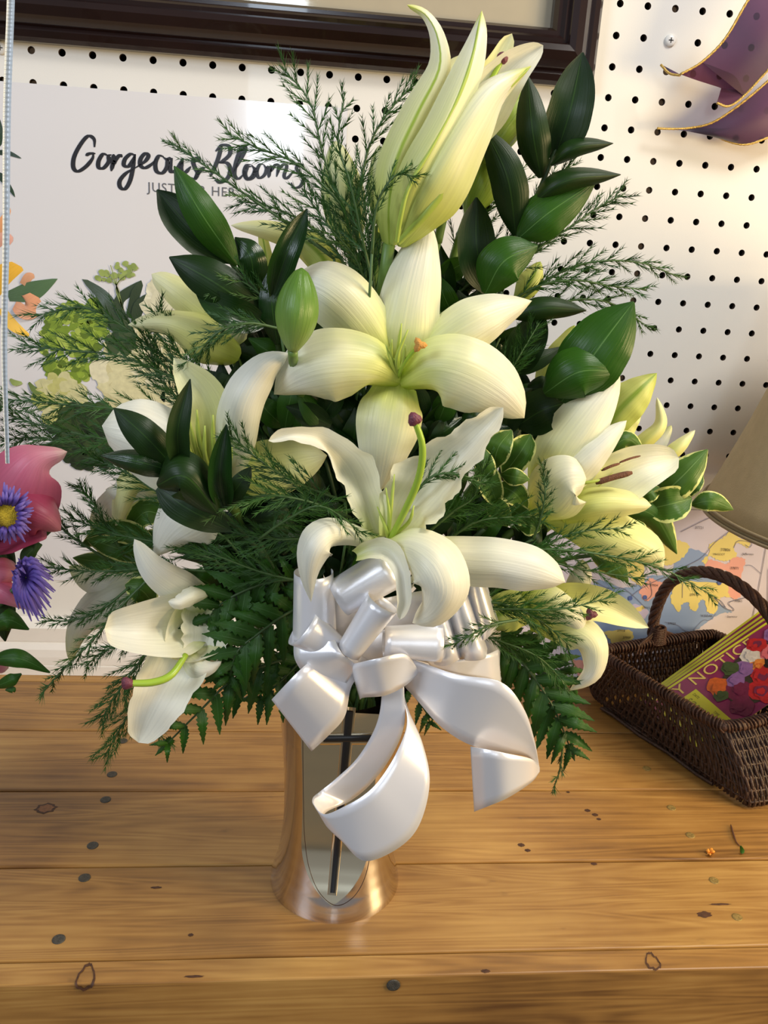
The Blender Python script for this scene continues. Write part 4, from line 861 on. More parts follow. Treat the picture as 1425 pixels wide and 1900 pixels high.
# the dense green heart of the bouquet: filler stems each carrying broad leaves
rf = random.Random(11)
fill = [('shadowed leafy filler stem behind the centre lily', 760, 560, 150, 90, 26, -318), ('shadowed leafy filler stem between the left lilies', 500, 790, 130, 160, 30, -338),
        ('shadowed leafy filler stem under the centre lily', 700, 850, 170, 110, 28, -345), ('shadowed leafy filler stem between centre and right lilies', 920, 740, 110, 150, 28, -325),
        ('shadowed leafy filler stem left of the bow', 470, 1030, 110, 110, 30, -345), ('shadowed leafy filler stem right of the bow', 900, 1040, 120, 120, 26, -338),
        ('shadowed leafy filler stem at the upper left', 520, 620, 110, 110, 20, -325), ('shadowed leafy filler stem directly above the bow', 640, 1000, 120, 90, 18, -350),
        ('shadowed leafy filler stem behind the white bow', 720, 1160, 150, 70, 20, -330)]
fill += [('shadowed leafy filler stem beside the lowest petal of the left middle lily', 520, 930, 90, 80, 20, -350), ('shadowed leafy filler stem tucked under the left petal of the centre lily', 630, 770, 100, 80, 20, -345), ('shadowed leafy filler stem below the small green bud', 560, 720, 70, 80, 14, -350), ('shadowed leafy filler stem right of the bottom petal of the centre lily', 800, 800, 90, 80, 16, -350)]
for lab, cx, cy, rx, ry, n, Y in fill:
    L0 = []
    for i in range(int(n*1.7)):
        a = rf.random()*6.283; d = rf.random()**.6; x = cx + rx*d*math.cos(a); y = cy + ry*d*math.sin(a); an = math.atan2(y - 1150, x - 690) + rf.uniform(-.9, .9); l = rf.uniform(34, 56); yy = Y + rf.uniform(-14, 16)
        p1 = (x - l*math.cos(an), y - l*math.sin(an), yy); p2 = (x + rf.uniform(-6, 6), y + rf.uniform(-6, 6), yy - rf.uniform(2, 8)); p3 = (x + l*math.cos(an), y + l*math.sin(an), yy - rf.uniform(-4, 6))
        L0.append(([p1, p2, p3], [10, 38, 46, 38, 20, 3], dict(m=rf.choice(['leaf_dark', 'leaf_dark', 'leaf_mid', 'leaf_gloss']), roll=rf.uniform(-35, 35))))
    sprig(lab, L0, [(cx, cy, Y), ((cx + 690)/2, (cy + 1150)/2, Y), (670, 1190, -325)])

# ================================================================= LEATHERLEAF FERNS
def fern(label, rach, n, lw, lens, side=1, ang=62, droop=0, Yv=4, saw=.42):
    lens = [q*.86 for q in lens]; lw *= .9
    t = thing('fern_frond', label, 'fern', P(*rach[0])); rp = [Vector(q) for q in rach]
    for i in range(n):
        f_ = .06 + .9*i/(n-1); p = cr(rp, f_); d = cr(rp, min(1, f_+.02)) - cr(rp, f_-.02); a0 = math.atan2(d.y, d.x)
        l = cr([float(q) for q in lens], f_)
        for sgn in (1, -1):
            a = a0 + sgn*math.radians(ang - 22*f_) + random.uniform(-.08, .08); dx, dy = math.cos(a), math.sin(a) + droop
            p2 = (p.x + dx*l*.5, p.y + dy*l*.5, p.z - Yv + random.uniform(-3, 3)); p3 = (p.x + dx*l, p.y + dy*l + l*.06, p.z + random.uniform(-5, 3))
            w = l*lw
            blade('leaflet', [tuple(p), p2, p3], [w*.5, w*.95, w, w*.72, w*.42, 2], M['leaf_fern'], t, cup=random.uniform(-.12, .18), saw=saw, sawn=7, nl=28, nw=6, rnd=False, ridge=.03)
    e = cr(rp, 1); s = cr(rp, .93); blade('leaflet', [tuple(s), tuple((s+e)/2), tuple(e + (e-s)*.6)], [14, 20, 14, 2], M['leaf_fern'], t, saw=saw, sawn=6, nl=24, nw=6, rnd=False)
    tubeobj('rachis', curve([P(*q) for q in rach], 20), [.0011 - .00035*i/10*.9 for i in range(21)], M['stem_dark'], t)
    stem_to_vase(t, rach[0], .0014, M['stem_dark'])
fern('leathery fern frond hanging at the lower left with its tip over the planks', [(560, 1215, -350), (490, 1235, -372), (430, 1262, -388), (370, 1320, -396), (300, 1390, -398)], 9, .42, [70, 96, 92, 70, 34])
fern('leathery fern frond pointing down left of the bow', [(575, 1120, -362), (530, 1140, -378), (480, 1175, -390), (440, 1210, -394), (425, 1262, -392)], 9, .4, [60, 96, 104, 90, 50])
fern('leathery fern frond spread between the lower left lily and the bow', [(560, 1075, -360), (500, 1080, -374), (445, 1100, -382), (400, 1130, -382), (372, 1180, -374)], 8, .42, [60, 92, 100, 84, 44])
fern('leathery fern frond behind the left side of the bow', [(600, 1190, -345), (560, 1225, -356), (520, 1265, -364), (480, 1300, -364)], 7, .42, [56, 84, 84, 50])
fern('leathery fern frond hanging at the lower right in front of the basket', [(905, 1180, -350), (955, 1215, -364), (1000, 1270, -374), (1035, 1330, -378), (1062, 1400, -376)], 10, .42, [60, 92, 104, 88, 40])
fern('leathery fern frond crossing the map left of the basket', [(900, 1190, -340), (950, 1205, -345), (1010, 1225, -345), (1068, 1268, -340)], 8, .4, [50, 76, 76, 44])
fern('leathery fern frond peeking out below the right bow tail', [(735, 1250, -345), (765, 1285, -350), (790, 1320, -352), (798, 1342, -350)], 5, .42, [30, 44, 44, 28])

# ================================================================= FEATHERY ASPARAGUS FERN
rp_ = random.Random(5)
def feather(b, pts, nl_, step=.0017, r=.00040, ang=.5):
    Lh = sum((pts[i+1]-pts[i]).length for i in range(len(pts)-1)); b.tube(pts, [r*(1 - .6*i/(len(pts)-1)) for i in range(len(pts))], 3, False)
    n = max(6, int(Lh/step)); up0 = (CAM - pts[0]).normalized()
    for i in range(n):
        f_ = (i + rp_.random())/n; p = cr(pts, f_); T = (cr(pts, min(1, f_+.03)) - cr(pts, max(0, f_-.03))).normalized(); S = T.cross(up0).normalized()
        for sgn in (1, -1):
            a = ang - .12 + rp_.uniform(-.18, .22); az = rp_.uniform(-.9, .9); d = T*math.cos(a) + (S*sgn*math.cos(az) + up0*math.sin(az))*math.sin(a)
            l = nl_*(1 - .5*f_)*rp_.uniform(.6, 1.2); w = .00030; o1 = d.orthogonal().normalized()*w; o2 = d.cross(o1).normalized()*w
            k = len(b.v); b.v += [p + o1, p - o1*.5 + o2*.87, p - o1*.5 - o2*.87, p + d*l]; b.f += [(k,k+1,k+3),(k+1,k+2,k+3),(k+2,k,k+3)]; b.uv += [(.5,.5)]*4; b.m += [0]*3
def plume(label, stem, nb, bl, nl_=24, start=.12, spread=.46, own=True, group=None, tip=.45, end=True):
    t = thing('feathery_fern', label, 'fern', P(*stem[0]), group); sv = [Vector(q) for q in stem]
    b = Buf(); s_ = mpp(P(*stem[0]))
    sp = curve([P(*q) for q in stem], 22)
    for i in range(nb):
        f_ = start + (1-start)*(i+.5)/nb*.97; p = cr(sv, f_); d = cr(sv, min(1, f_+.03)) - cr(sv, max(0, f_-.03)); a0 = math.atan2(d.y, d.x); sgn = 1 if i % 2 else -1
        a = a0 + sgn*(spread + rp_.uniform(-.2, .2)); l = bl*(1 - (1-tip)*f_)*rp_.uniform(.75, 1.15); dz = rp_.uniform(-9, 9)
        a2 = a - sgn*rp_.uniform(-.05, .22)
        m_ = (p.x + math.cos(a)*l*.5, p.y + math.sin(a)*l*.5, p.z + dz*.5); e_ = (m_[0] + math.cos(a2)*l*.5, m_[1] + math.sin(a2)*l*.5, p.z + dz)
        feather(b, curve([P(*p), P(*m_), P(*e_)], 6), nl_*s_, ang=.48)
    if end: feather(b, sp[int(22*start):], nl_*s_, ang=.45)
    b.make('needle_foliage', M['plume'], t, smooth=False, stuff=True)
    tubeobj('stem', sp, [.0009 - .0006*i/22 for i in range(23)], M['plume_stem'], t, 5)
    a = P(*stem[0]); V0 = mm(273, -319, 156) + Vector((rp_.uniform(-.018, .018), rp_.uniform(-.012, .012), 0))
    md = (a + V0)/2; md.y = max(md.y, V0.y - .01); tubeobj('stem', curve([a, md, V0, V0 - Vector((0, 0, .05))], 14), .0008, M['plume_stem'], t, 5)
PL = [
 # top left of the big trumpet
 ('tallest feathery fern plume at the top left of the bouquet', [(670, 500, -340), (640, 400, -345), (600, 290, -348), (575, 190, -346), (520, 122, -340)], 13, 95, 26),
 ('feathery fern plume arching far left across the poster lettering', [(680, 480, -345), (640, 390, -352), (560, 310, -356), (480, 275, -354), (418, 247, -348)], 12, 90, 26),
 ('thin feathery fern tip reaching the J of the poster lettering', [(620, 480, -350), (540, 420, -354), (440, 350, -356), (370, 300, -352), (314, 262, -346)], 11, 60, 24),
 ('feathery fern plume leaning right toward the top lily', [(650, 480, -338), (665, 360, -340), (690, 260, -342), (735, 190, -338), (778, 150, -334)], 12, 80, 24),
 ('short feathery fern plume over the cream bud', [(690, 520, -365), (670, 430, -370), (650, 340, -372), (628, 262, -368), (640, 170, -362)], 11, 70, 24),
 ('feathery fern wisp crossing the base of the top lily', [(690, 470, -385), (700, 380, -392), (735, 325, -396), (775, 330, -394)], 6, 60, 22),
 ('feathery fern plume bending left below the lettering', [(660, 520, -345), (600, 440, -350), (520, 390, -352), (440, 372, -348)], 10, 80, 24),
 ('dense feathery fern clump under the cream bud', [(690, 560, -350), (660, 480, -358), (610, 420, -360), (560, 350, -356)], 13, 110, 24),
 ('dense feathery fern clump left of the top lily stem', [(700, 580, -345), (690, 500, -350), (680, 410, -352), (668, 330, -350)], 13, 90, 24),
 # top right
 ('feathery fern plume behind the upper right leaves', [(840, 520, -318), (870, 440, -322), (900, 380, -322), (960, 330, -318)], 10, 110, 26),
 ('feathery fern plume pointing right below the upper right leaves', [(930, 520, -330), (1000, 460, -334), (1060, 420, -334), (1110, 385, -330), (1158, 360, -326)], 12, 70, 26),
 ('long feathery fern wisp arching right over the pegboard', [(960, 560, -325), (1040, 505, -330), (1110, 485, -332), (1190, 488, -328), (1262, 515, -322)], 11, 55, 24),
 ('feathery fern plume spreading right above the rounded leaves', [(930, 570, -335), (1000, 530, -342), (1070, 520, -344), (1130, 530, -340), (1200, 538, -334)], 11, 65, 26),
 ('feathery fern plume low behind the rounded leaves', [(950, 620, -326), (1020, 570, -328), (1090, 555, -328), (1150, 570, -324), (1208, 613, -318)], 10, 60, 24),
 ('feathery fern plume crossing up through the upper right leaves', [(900, 560, -318), (960, 450, -318), (1010, 360, -316), (1065, 295, -312)], 11, 70, 24),
 ('bushy feathery fern right of the centre lily', [(900, 760, -352), (940, 700, -356), (970, 650, -356), (1000, 600, -350)], 11, 80, 24),
 # left
 ('feathery fern plume reaching the left edge at poster height', [(430, 760, -350), (320, 700, -354), (220, 660, -352), (120, 650, -348), (42, 640, -342)], 13, 95, 26),
 ('feathery fern plume bending over the printed hydrangea', [(420, 740, -345), (300, 660, -350), (220, 600, -350), (150, 570, -346), (58, 588, -340)], 13, 80, 26),
 ('longest feathery fern plume touching the left picture edge', [(420, 800, -352), (300, 770, -356), (180, 755, -354), (90, 748, -350), (2, 740, -344)], 14, 85, 26),
 ('feathery fern plume low at the left beside the pink lily', [(400, 860, -350), (280, 830, -352), (170, 810, -350), (80, 790, -346), (15, 770, -342)], 13, 85, 26),
 ('feathery fern plume drooping left over the hanging ribbon', [(390, 880, -345), (260, 850, -346), (150, 830, -344), (70, 812, -340), (0, 818, -336)], 12, 80, 26),
 ('upright feathery fern left of the upper left lily', [(400, 770, -355), (370, 700, -358), (320, 640, -358), (290, 570, -354)], 12, 70, 26),
 ('upright feathery fern behind the left middle lily', [(380, 800, -345), (330, 740, -348), (290, 690, -348), (275, 610, -344)], 12, 80, 26),
 ('feathery fern tuft above the left middle lily', [(520, 610, -375), (460, 600, -382), (400, 620, -384), (352, 680, -380)], 11, 70, 24),
 ('feathery fern tuft beside the small green bud', [(560, 600, -362), (500, 560, -368), (440, 520, -370), (400, 560, -366)], 10, 70, 22),
 ('feathery fern tuft across the lower petal of the left middle lily', [(640, 930, -395), (560, 900, -404), (490, 860, -408), (420, 800, -404)], 12, 90, 24),
 ('feathery fern tuft between the left and front lilies', [(650, 960, -398), (570, 930, -408), (490, 920, -412), (400, 940, -406)], 13, 95, 24),
 ('feathery fern tuft with tips over the front lily petal', [(480, 1000, -395), (540, 960, -412), (600, 940, -420), (680, 995, -420)], 11, 70, 22),
 ('feathery fern clump left of the front lily', [(640, 1010, -380), (570, 1000, -390), (500, 1000, -394), (420, 985, -390)], 13, 95, 24),
 ('feathery fern plume along the left side above the variegated leaves', [(420, 1000, -372), (330, 940, -376), (240, 880, -376), (170, 850, -370)], 13, 80, 26),
 ('feathery fern plume pointing left over the variegated leaves', [(400, 1040, -372), (310, 1010, -376), (210, 990, -374), (130, 960, -370)], 13, 75, 26),
 ('feathery fern plume ending beside the purple asters', [(390, 1060, -370), (280, 1055, -374), (170, 1060, -372), (68, 1050, -366)], 13, 60, 26),
 ('thin feathery fern tip rising beside the pink lily', [(200, 1040, -360), (120, 985, -364), (75, 930, -364), (42, 866, -360)], 9, 40, 24),
 ('thin feathery fern tip rising left of the drooping white petals', [(230, 1030, -364), (200, 980, -368), (170, 930, -368), (145, 900, -364)], 8, 40, 24),
 ('feathery fern trailing down left over the trim and planks', [(300, 1050, -378), (230, 1120, -386), (170, 1190, -388), (120, 1240, -386), (74, 1290, -382)], 10, 45, 26),
 ('feathery fern wisp pointing left over the drooping petal', [(240, 1090, -372), (190, 1130, -378), (140, 1150, -378), (78, 1152, -374)], 7, 40, 24),
 ('feathery fern hanging below the lower left lily', [(300, 1180, -365), (250, 1240, -370), (215, 1290, -372), (185, 1340, -368)], 10, 70, 28),
 ('feathery fern hanging lowest at the lower left over the planks', [(330, 1210, -355), (280, 1270, -358), (230, 1340, -358), (193, 1406, -354)], 11, 75, 28),
 ('feathery fern wisp between the lower left lily and white trim', [(290, 1150, -360), (230, 1190, -364), (190, 1210, -364), (158, 1236, -360)], 7, 50, 26),
 ('feathery fern wisp behind the hanging lily petal', [(380, 1240, -345), (330, 1290, -345), (280, 1330, -342), (310, 1380, -340)], 7, 50, 24),
 # right
 ('dense feathery fern right of the front lily', [(780, 1000, -385), (840, 950, -394), (880, 920, -396), (900, 850, -392)], 13, 80, 22),
 ('dense feathery fern between the front lily and right lily', [(820, 1010, -380), (880, 970, -388), (940, 960, -390), (1000, 960, -386)], 13, 85, 22),
 ('feathery fern with tips across the front lily right petal', [(760, 930, -405), (800, 885, -412), (850, 880, -414), (900, 900, -412)], 9, 60, 22),
 ('feathery fern plume lying over the right lily lower petal', [(900, 1030, -378), (980, 1030, -384), (1060, 990, -386), (1170, 978, -380)], 11, 65, 24),
 ('long feathery fern wisp reaching over the basket handle', [(920, 1020, -385), (1040, 1020, -392), (1150, 1035, -394), (1240, 1060, -390), (1330, 1110, -384)], 13, 55, 24),
 ('feathery fern plume drooping toward the map', [(900, 1040, -380), (1000, 1040, -386), (1100, 1060, -388), (1200, 1075, -384)], 11, 65, 24),
 ('upright feathery fern sprig on the right lily', [(990, 1000, -385), (1004, 960, -392), (1012, 910, -394), (1006, 860, -390)], 10, 36, 20),
 ('feathery fern over the stigma of the lower right lily', [(880, 1130, -385), (960, 1130, -392), (1040, 1130, -394), (1140, 1107, -390)], 11, 75, 24),
 ('feathery fern clump at the right side of the bow', [(860, 1120, -380), (930, 1120, -388), (1000, 1150, -390), (1060, 1200, -386)], 12, 85, 24),
 ('feathery fern clump trailing below the lower right lily', [(870, 1170, -378), (930, 1190, -384), (1000, 1220, -386), (1050, 1270, -380)], 12, 75, 24),
 ('feathery fern wisp across the right bow loops', [(960, 1150, -404), (910, 1160, -412), (870, 1180, -416), (836, 1198, -414)], 8, 40, 22),
 ('wispy brown tipped fern hanging over the right planks', [(1010, 1290, -372), (1040, 1360, -376), (1040, 1420, -376), (1024, 1472, -372)], 5, 30, 18),
 ('feathery fern mass beneath the upper right leaves', [(830, 560, -312), (880, 520, -314), (940, 480, -314), (1000, 430, -310)], 13, 120, 26),
 ('feathery fern mass at the left of the bow', [(560, 1080, -372), (480, 1060, -380), (400, 1030, -384), (320, 1000, -380)], 12, 90, 24),
]
for lab, st, nb, bl, nl_ in PL: plume(lab, st, int(nb*(1.9 if st[-1][0] < 450 and st[0][1] > 600 else 1.55)), bl*1.05, nl_*1.08)

# ================================================================= BOW
def satin():
    m, nt, p, out = newmat('white_satin'); p.inputs['Base Color'].default_value = lin((248, 246, 247))
    p.inputs['Metallic'].default_value = .4; p.inputs['Roughness'].default_value = .27; p.inputs['Specular IOR Level'].default_value = .7; p.inputs['Sheen Weight'].default_value = .2
    uv = N(nt, 'ShaderNodeUVMap'); ck = N(nt, 'ShaderNodeTexNoise'); mp = N(nt, 'ShaderNodeMapping'); mp.inputs['Scale'].default_value = (90, 260, 1); L(nt, uv.outputs[0], mp.inputs['Vector']); L(nt, mp.outputs[0], ck.inputs['Vector'])
    b = N(nt, 'ShaderNodeBump'); b.inputs['Strength'].default_value = .12; b.inputs['Distance'].default_value = .0003; L(nt, ck.outputs['Fac'], b.inputs['Height']); L(nt, b.outputs[0], p.inputs['Normal'])
    return m
M['satin'] = satin()
bow = thing('ribbon_bow', 'large white satin ribbon bow with curling tails tied to the vase front', 'bow', P(700, 1210, -395))
def bl(p0, p1, r, Y, a0=-150, a1=150, r1=None, depth=1.0, n=26, name='bow_loop'):
    """ribbon bent round an axis from pixel p0 to p1; radius in px; the sweep faces the viewer at 0 degrees"""
    A, B_ = P(p0[0], p0[1], p0[2] if len(p0) > 2 else Y), P(p1[0], p1[1], p1[2] if len(p1) > 2 else Y); ax = (B_-A).normalized(); v = (CAM-A).normalized(); S = ax.cross(v).normalized(); Nn = S.cross(ax).normalized()
    if Nn.dot(v) < 0: Nn = -Nn
    ra, rb_ = r*mpp(A), (r1 if r1 is not None else r)*mpp(B_); V = []; UV = []; k = 8
    for i in range(n+1):
        a = math.radians(a0 + (a1-a0)*i/n); e = 1 + .25*(abs(a)/math.pi)**2
        for j in range(k+1):
            f_ = j/k; rr = ra + (rb_-ra)*f_; V.append(A.lerp(B_, f_) + S*math.sin(a)*rr*e + Nn*math.cos(a)*rr*depth); UV.append((f_, i/n))
    kk = k+1; o = mesh(name, V, [(i*kk+j, i*kk+j+1, (i+1)*kk+j+1, (i+1)*kk+j) for i in range(n) for j in range(k)], M['satin'], bow, UV)
    sd = o.modifiers.new('thickness', 'SOLIDIFY'); sd.thickness = .0003; sd.offset = 0
bl((582, 1062), (584, 1190), 34, -398, -120, 170, 38)                         # tall left loop
bl((562, 1160), (640, 1215), 40, -404, -60, 200, 22)                          # small cone under it
bl((628, 1110), (728, 1052), 34, -400, -130, 215, 38)                          # upper loop, open to the left
bl((646, 1210), (710, 1118), 22, -414, -130, 200, 30)                          # front slanting loop
bl((712, 1190), (818, 1192), 26, -406, -130, 215, 34)                          # ring opening right of centre
loft('bow_loop', [((786, 1150, -392), (795, 1228, -392)), ((800, 1132, -406), (822, 1236, -408)), ((818, 1122, -406), (848, 1226, -408)), ((828, 1118, -390), (856, 1218, -392))], M['satin'], bow)
loft('bow_loop', [((822, 1122, -388), (850, 1222, -390)), ((836, 1106, -402), (872, 1226, -406)), ((854, 1092, -404), (899, 1222, -406)), ((866, 1090, -388), (904, 1204, -390))], M['satin'], bow)
loft('bow_loop', [((858, 1084, -382), (882, 1192, -384)), ((874, 1072, -396), (902, 1186, -398)), ((890, 1064, -394), (920, 1166, -396)), ((898, 1066, -378), (926, 1158, -380))], M['satin'], bow)
loft('bow_loop', [((605, 1075, -386), (612, 1200, -386)), ((660, 1090, -392), (670, 1215, -392)), ((700, 1110, -392), (708, 1215, -392)), ((760, 1100, -388), (772, 1225, -388)), ((820, 1090, -384), (830, 1240, -384))], M['satin'], bow)
loft('bow_loop', [((545, 1188, -404), (622, 1188, -414)), ((548, 1225, -408), (634, 1212, -420)), ((575, 1255, -406), (650, 1225, -418)), ((640, 1272, -402), (662, 1236, -412))], M['satin'], bow)
loft('bow_loop', [((648, 1232, -400), (668, 1298, -396)), ((655, 1232, -414), (676, 1294, -408)), ((700, 1222, -424), (715, 1290, -416)), ((752, 1214, -416), (752, 1272, -410)), ((776, 1246, -402), (774, 1250, -402)), ((750, 1210, -394), (752, 1260, -392)), ((700, 1206, -392), (700, 1255, -390))], M['satin'], bow)
loft('bow_loop', [((860, 1060, -386), (880, 1225, -384)), ((900, 1100, -380), (915, 1250, -378)), ((930, 1150, -370), (925, 1270, -370)), ((905, 1120, -360), (890, 1270, -362))], M['satin'], bow)
loft('bow_loop', [((785, 1215, -398), (800, 1238, -398)), ((840, 1225, -402), (850, 1250, -402)), ((900, 1215, -396), (905, 1262, -394)), ((925, 1205, -386), (930, 1275, -384))], M['satin'], bow)
ball('bow_knot', P(700, 1195, -388), .012, M['satin'], bow, sx=1.5, sz=1.1, sy=.5)
# tails
loft('bow_tail', [((640, 1195, -392), (700, 1235, -392)), ((592, 1215, -402), (655, 1268, -402)), ((560, 1240, -414), (640, 1328, -410)), ((532, 1268, -416), (612, 1362, -410)), ((504, 1298, -408), (578, 1394, -402))], M['satin'], bow)
loft('bow_tail', [((700, 1225, -398), (748, 1225, -398)), ((708, 1285, -404), (750, 1280, -406)), ((698, 1345, -404), (750, 1345, -408)), ((664, 1405, -400), (728, 1400, -404)), ((622, 1446, -396), (690, 1452, -398)), ((592, 1470, -398), (650, 1486, -394)), ((581, 1480, -410), (604, 1508, -408)),
   ((582, 1493, -420), (604, 1530, -420)), ((602, 1511, -428), (634, 1560, -430)), ((640, 1496, -434), (677, 1597, -436)), ((677, 1474, -436), (738, 1574, -438)), ((705, 1446, -434), (778, 1530, -436)), ((735, 1398, -428), (797, 1452, -430)), ((755, 1345, -416), (784, 1380, -418)), ((748, 1300, -404), (758, 1318, -404)), ((722, 1260, -396), (742, 1262, -396))], M['satin'], bow)
loft('bow_tail', [((742, 1215, -392), (752, 1275, -392)), ((790, 1232, -404), (775, 1300, -402)), ((850, 1252, -418), (815, 1345, -412)), ((930, 1266, -424), (868, 1380, -416)), ((972, 1315, -420), (930, 1396, -414)), ((992, 1375, -412), (978, 1404, -408)), ((1001, 1425, -402), (1000, 1428, -402))], M['satin'], bow)
loft('bow_tail', [((1001, 1423, -402), (1001, 1432, -402)), ((985, 1408, -416), (985, 1452, -414)), ((940, 1398, -426), (942, 1480, -424)), ((900, 1390, -424), (905, 1496, -420)), ((873, 1385, -414), (880, 1506, -410))], M['satin'], bow)

# ================================================================= BASKET AND CARDS
BL, BF, BB, BR = Vector((544, -76)), Vector((611, -221)), Vector((690, -29)), Vector((766, -166)); BH = 66
QL, QF, QB, QR = Vector((550, -52)), Vector((634, -250)), Vector((694, -31)), Vector((788, -195))
M['wicker'] = simple('wicker', (62, 40, 28), .5, var=.35, scale=120, bump=.4, bscale=600)
M['wicker_rim'] = simple('wicker_rim', (74, 46, 33), .5, var=.3, scale=150, bump=.5, bscale=700)
def basket():
    bk = thing('wicker_basket', 'dark brown wicker basket with a twisted hoop handle holding cards', 'basket', mm((BL.x+BR.x)/2, (BL.y+BR.y)/2, 0))
    cort = [BL, BF, BR, BB]; corb = [QL, QF, QR, QB]; cen = (BL+BR)/2
    def per(s, z, inn=0):                                   # rounded rectangle perimeter, s in 0..1, bulging sides
        tt = min(1, max(0, z/BH))**1.5; cor = [b_*(1-tt) + a_*tt for a_, b_ in zip(cort, corb)]
        n4 = s*4 % 4; i = int(n4); f_ = n4 - i; a, b_ = cor[i], cor[(i+1) % 4]; prv, nx = cor[i-1], cor[(i+2) % 4]
        p = a.lerp(b_, f_)
        k = .14
        if f_ < k: q = a + (prv - a).normalized()*( (k-f_)*150*.24 ) ; p = p*.0 + a.lerp(b_, f_)*.76 + (a + (b_-a)*f_*1.0)*0 + ((a.lerp(b_, k) + a.lerp(prv, k))/2)*.24*(1-f_/k) + a.lerp(b_, f_)*.24*(f_/k)
        if f_ > 1-k: g_ = (f_-(1-k))/k; p = a.lerp(b_, f_)*.76 + ((b_.lerp(a, k) + b_.lerp(nx, k))/2)*.24*g_ + a.lerp(b_, f_)*.24*(1-g_)
        d = (p - cen); t = z/BH; bulge = 1 + .02*math.sin(math.pi*min(1, t)) - .35*max(0, .14 - t)
        d = d*bulge; d *= (d.length - inn)/d.length
        return mm(cen.x + d.x, cen.y + d.y, z)
    # upright stakes running over and under the round rods
    b = Buf(); n = 238; rnd_ = random.Random(3)
    for i in range(n):
        s = (i + .3*rnd_.random())/n; pts = []; ph = i % 2
        for j in range(15):
            z = 2 + (BH-3)*j/14; w = 1.5*math.sin(j*math.pi/2 + ph*math.pi) + rnd_.uniform(-.3, .3); pts.append(per(s + .0007*math.sin(j*1.3+i) + .006*j/14, z, w))
        b.tube(pts, [.00118 + .00045*rnd_.random()]*15, 5, False)
    b.make('woven_side', M['wicker'], bk, stuff=True)
    for zz in (9, 19, 29, 39, 49, 57): tubeobj('round_rod', [per(i/120, zz) for i in range(121)], .0011, M['wicker'], bk, 6)
    b = Buf()
    for k in range(44):                                     # base
        f_ = (k + .5)/44; a = BL.lerp(BB, f_); c = BF.lerp(BR, f_); b.tube([mm(*(cen + (a.lerp(c, q/8)-cen)*.9), 3 + 1.0*math.sin(q*1.57 + k*3.14)) for q in range(9)], .0019, 5, False)
    b.make('woven_base', M['wicker'], bk, stuff=True)
    # wrapped rim
    b = Buf(); pts = [per(i/160, BH + 2.5*math.sin(i*.5)*.3) for i in range(161)]; b.tube(pts, [.0044 + .0006*math.sin(i*1.3) for i in range(161)], 8)
    for k in range(2):
        q = []
        for i in range(900):
            s = i/900; c = per(s, BH); d = (per(s+.002, BH) - c).normalized(); o_ = Vector((-d.y, d.x, 0)); a = i*.55 + k*3.14; q.append(c + (o_*math.cos(a) + Vector((0, 0, 1))*math.sin(a))*.0050)
        b.tube(q, .0011, 4, False)
    b.make('rim', M['wicker_rim'], bk)
    # handle: twisted strands
    m0, m1 = (BL+BB)/2, (BF+BR)/2; o = mm(m0.x, m0.y, BH); ax = (m1-m0).normalized(); nrm = Vector((-ax.y, ax.x, 0))
    arc = [onplane(x, y, o, nrm) for x, y in [(1213, 1195), (1212, 1160), (1222, 1118), (1243, 1082), (1280, 1063), (1325, 1064), (1375, 1088), (1425, 1138)]]
    endp = mm(m1.x, m1.y, BH); arc += [arc[-1].lerp(endp, .5) + Vector((0, 0, .012)) + Vector((ax.x, ax.y, 0))*.006, endp]
    cv = curve(arc, 110); b = Buf()
    for k in range(5):
        q = []; up = Vector((nrm.x, nrm.y, 0))
        for i, c in enumerate(cv):
            T = (cv[min(i+1, 110)] - cv[max(i-1, 0)]).normalized(); u2 = T.cross(up).normalized(); a = i*.30 + k*6.283/5; q.append(c + (up*math.cos(a) + u2*math.sin(a))*.0036)
        b.tube(q, .0027, 6)
    b.make('handle', M['wicker_rim'], bk)
    for c_, e_ in ((o, 1), (endp, -1)):
        b = Buf()
        for k in range(9):
            a = Vector((-ax.x, -ax.y, 0)).cross(Vector((0, 0, 1))); zc = c_ + Vector((0, 0, .001*k*2.0)); rr = .0095 - .00025*k
            b.tube([zc + Vector((ax.x, ax.y, 0))*math.cos(q*.524)*rr*.8 + a*math.sin(q*.524)*rr for q in range(13)], .0015, 5, False)
        for s_ in (-1, 1):
            for k in range(6): b.tube([c_ + a*s_*.003*k*.6 + Vector((0, 0, .018 - .0014*k)), c_ + a*s_*(.006 + .004*k) + Vector((0, 0, .003)), c_ + a*s_*(.006 + .0045*k) + Vector((0, 0, -.008))], .0014, 5, False)
        b.make('handle_wrap', M['wicker_rim'], bk)
    return bk
basket()
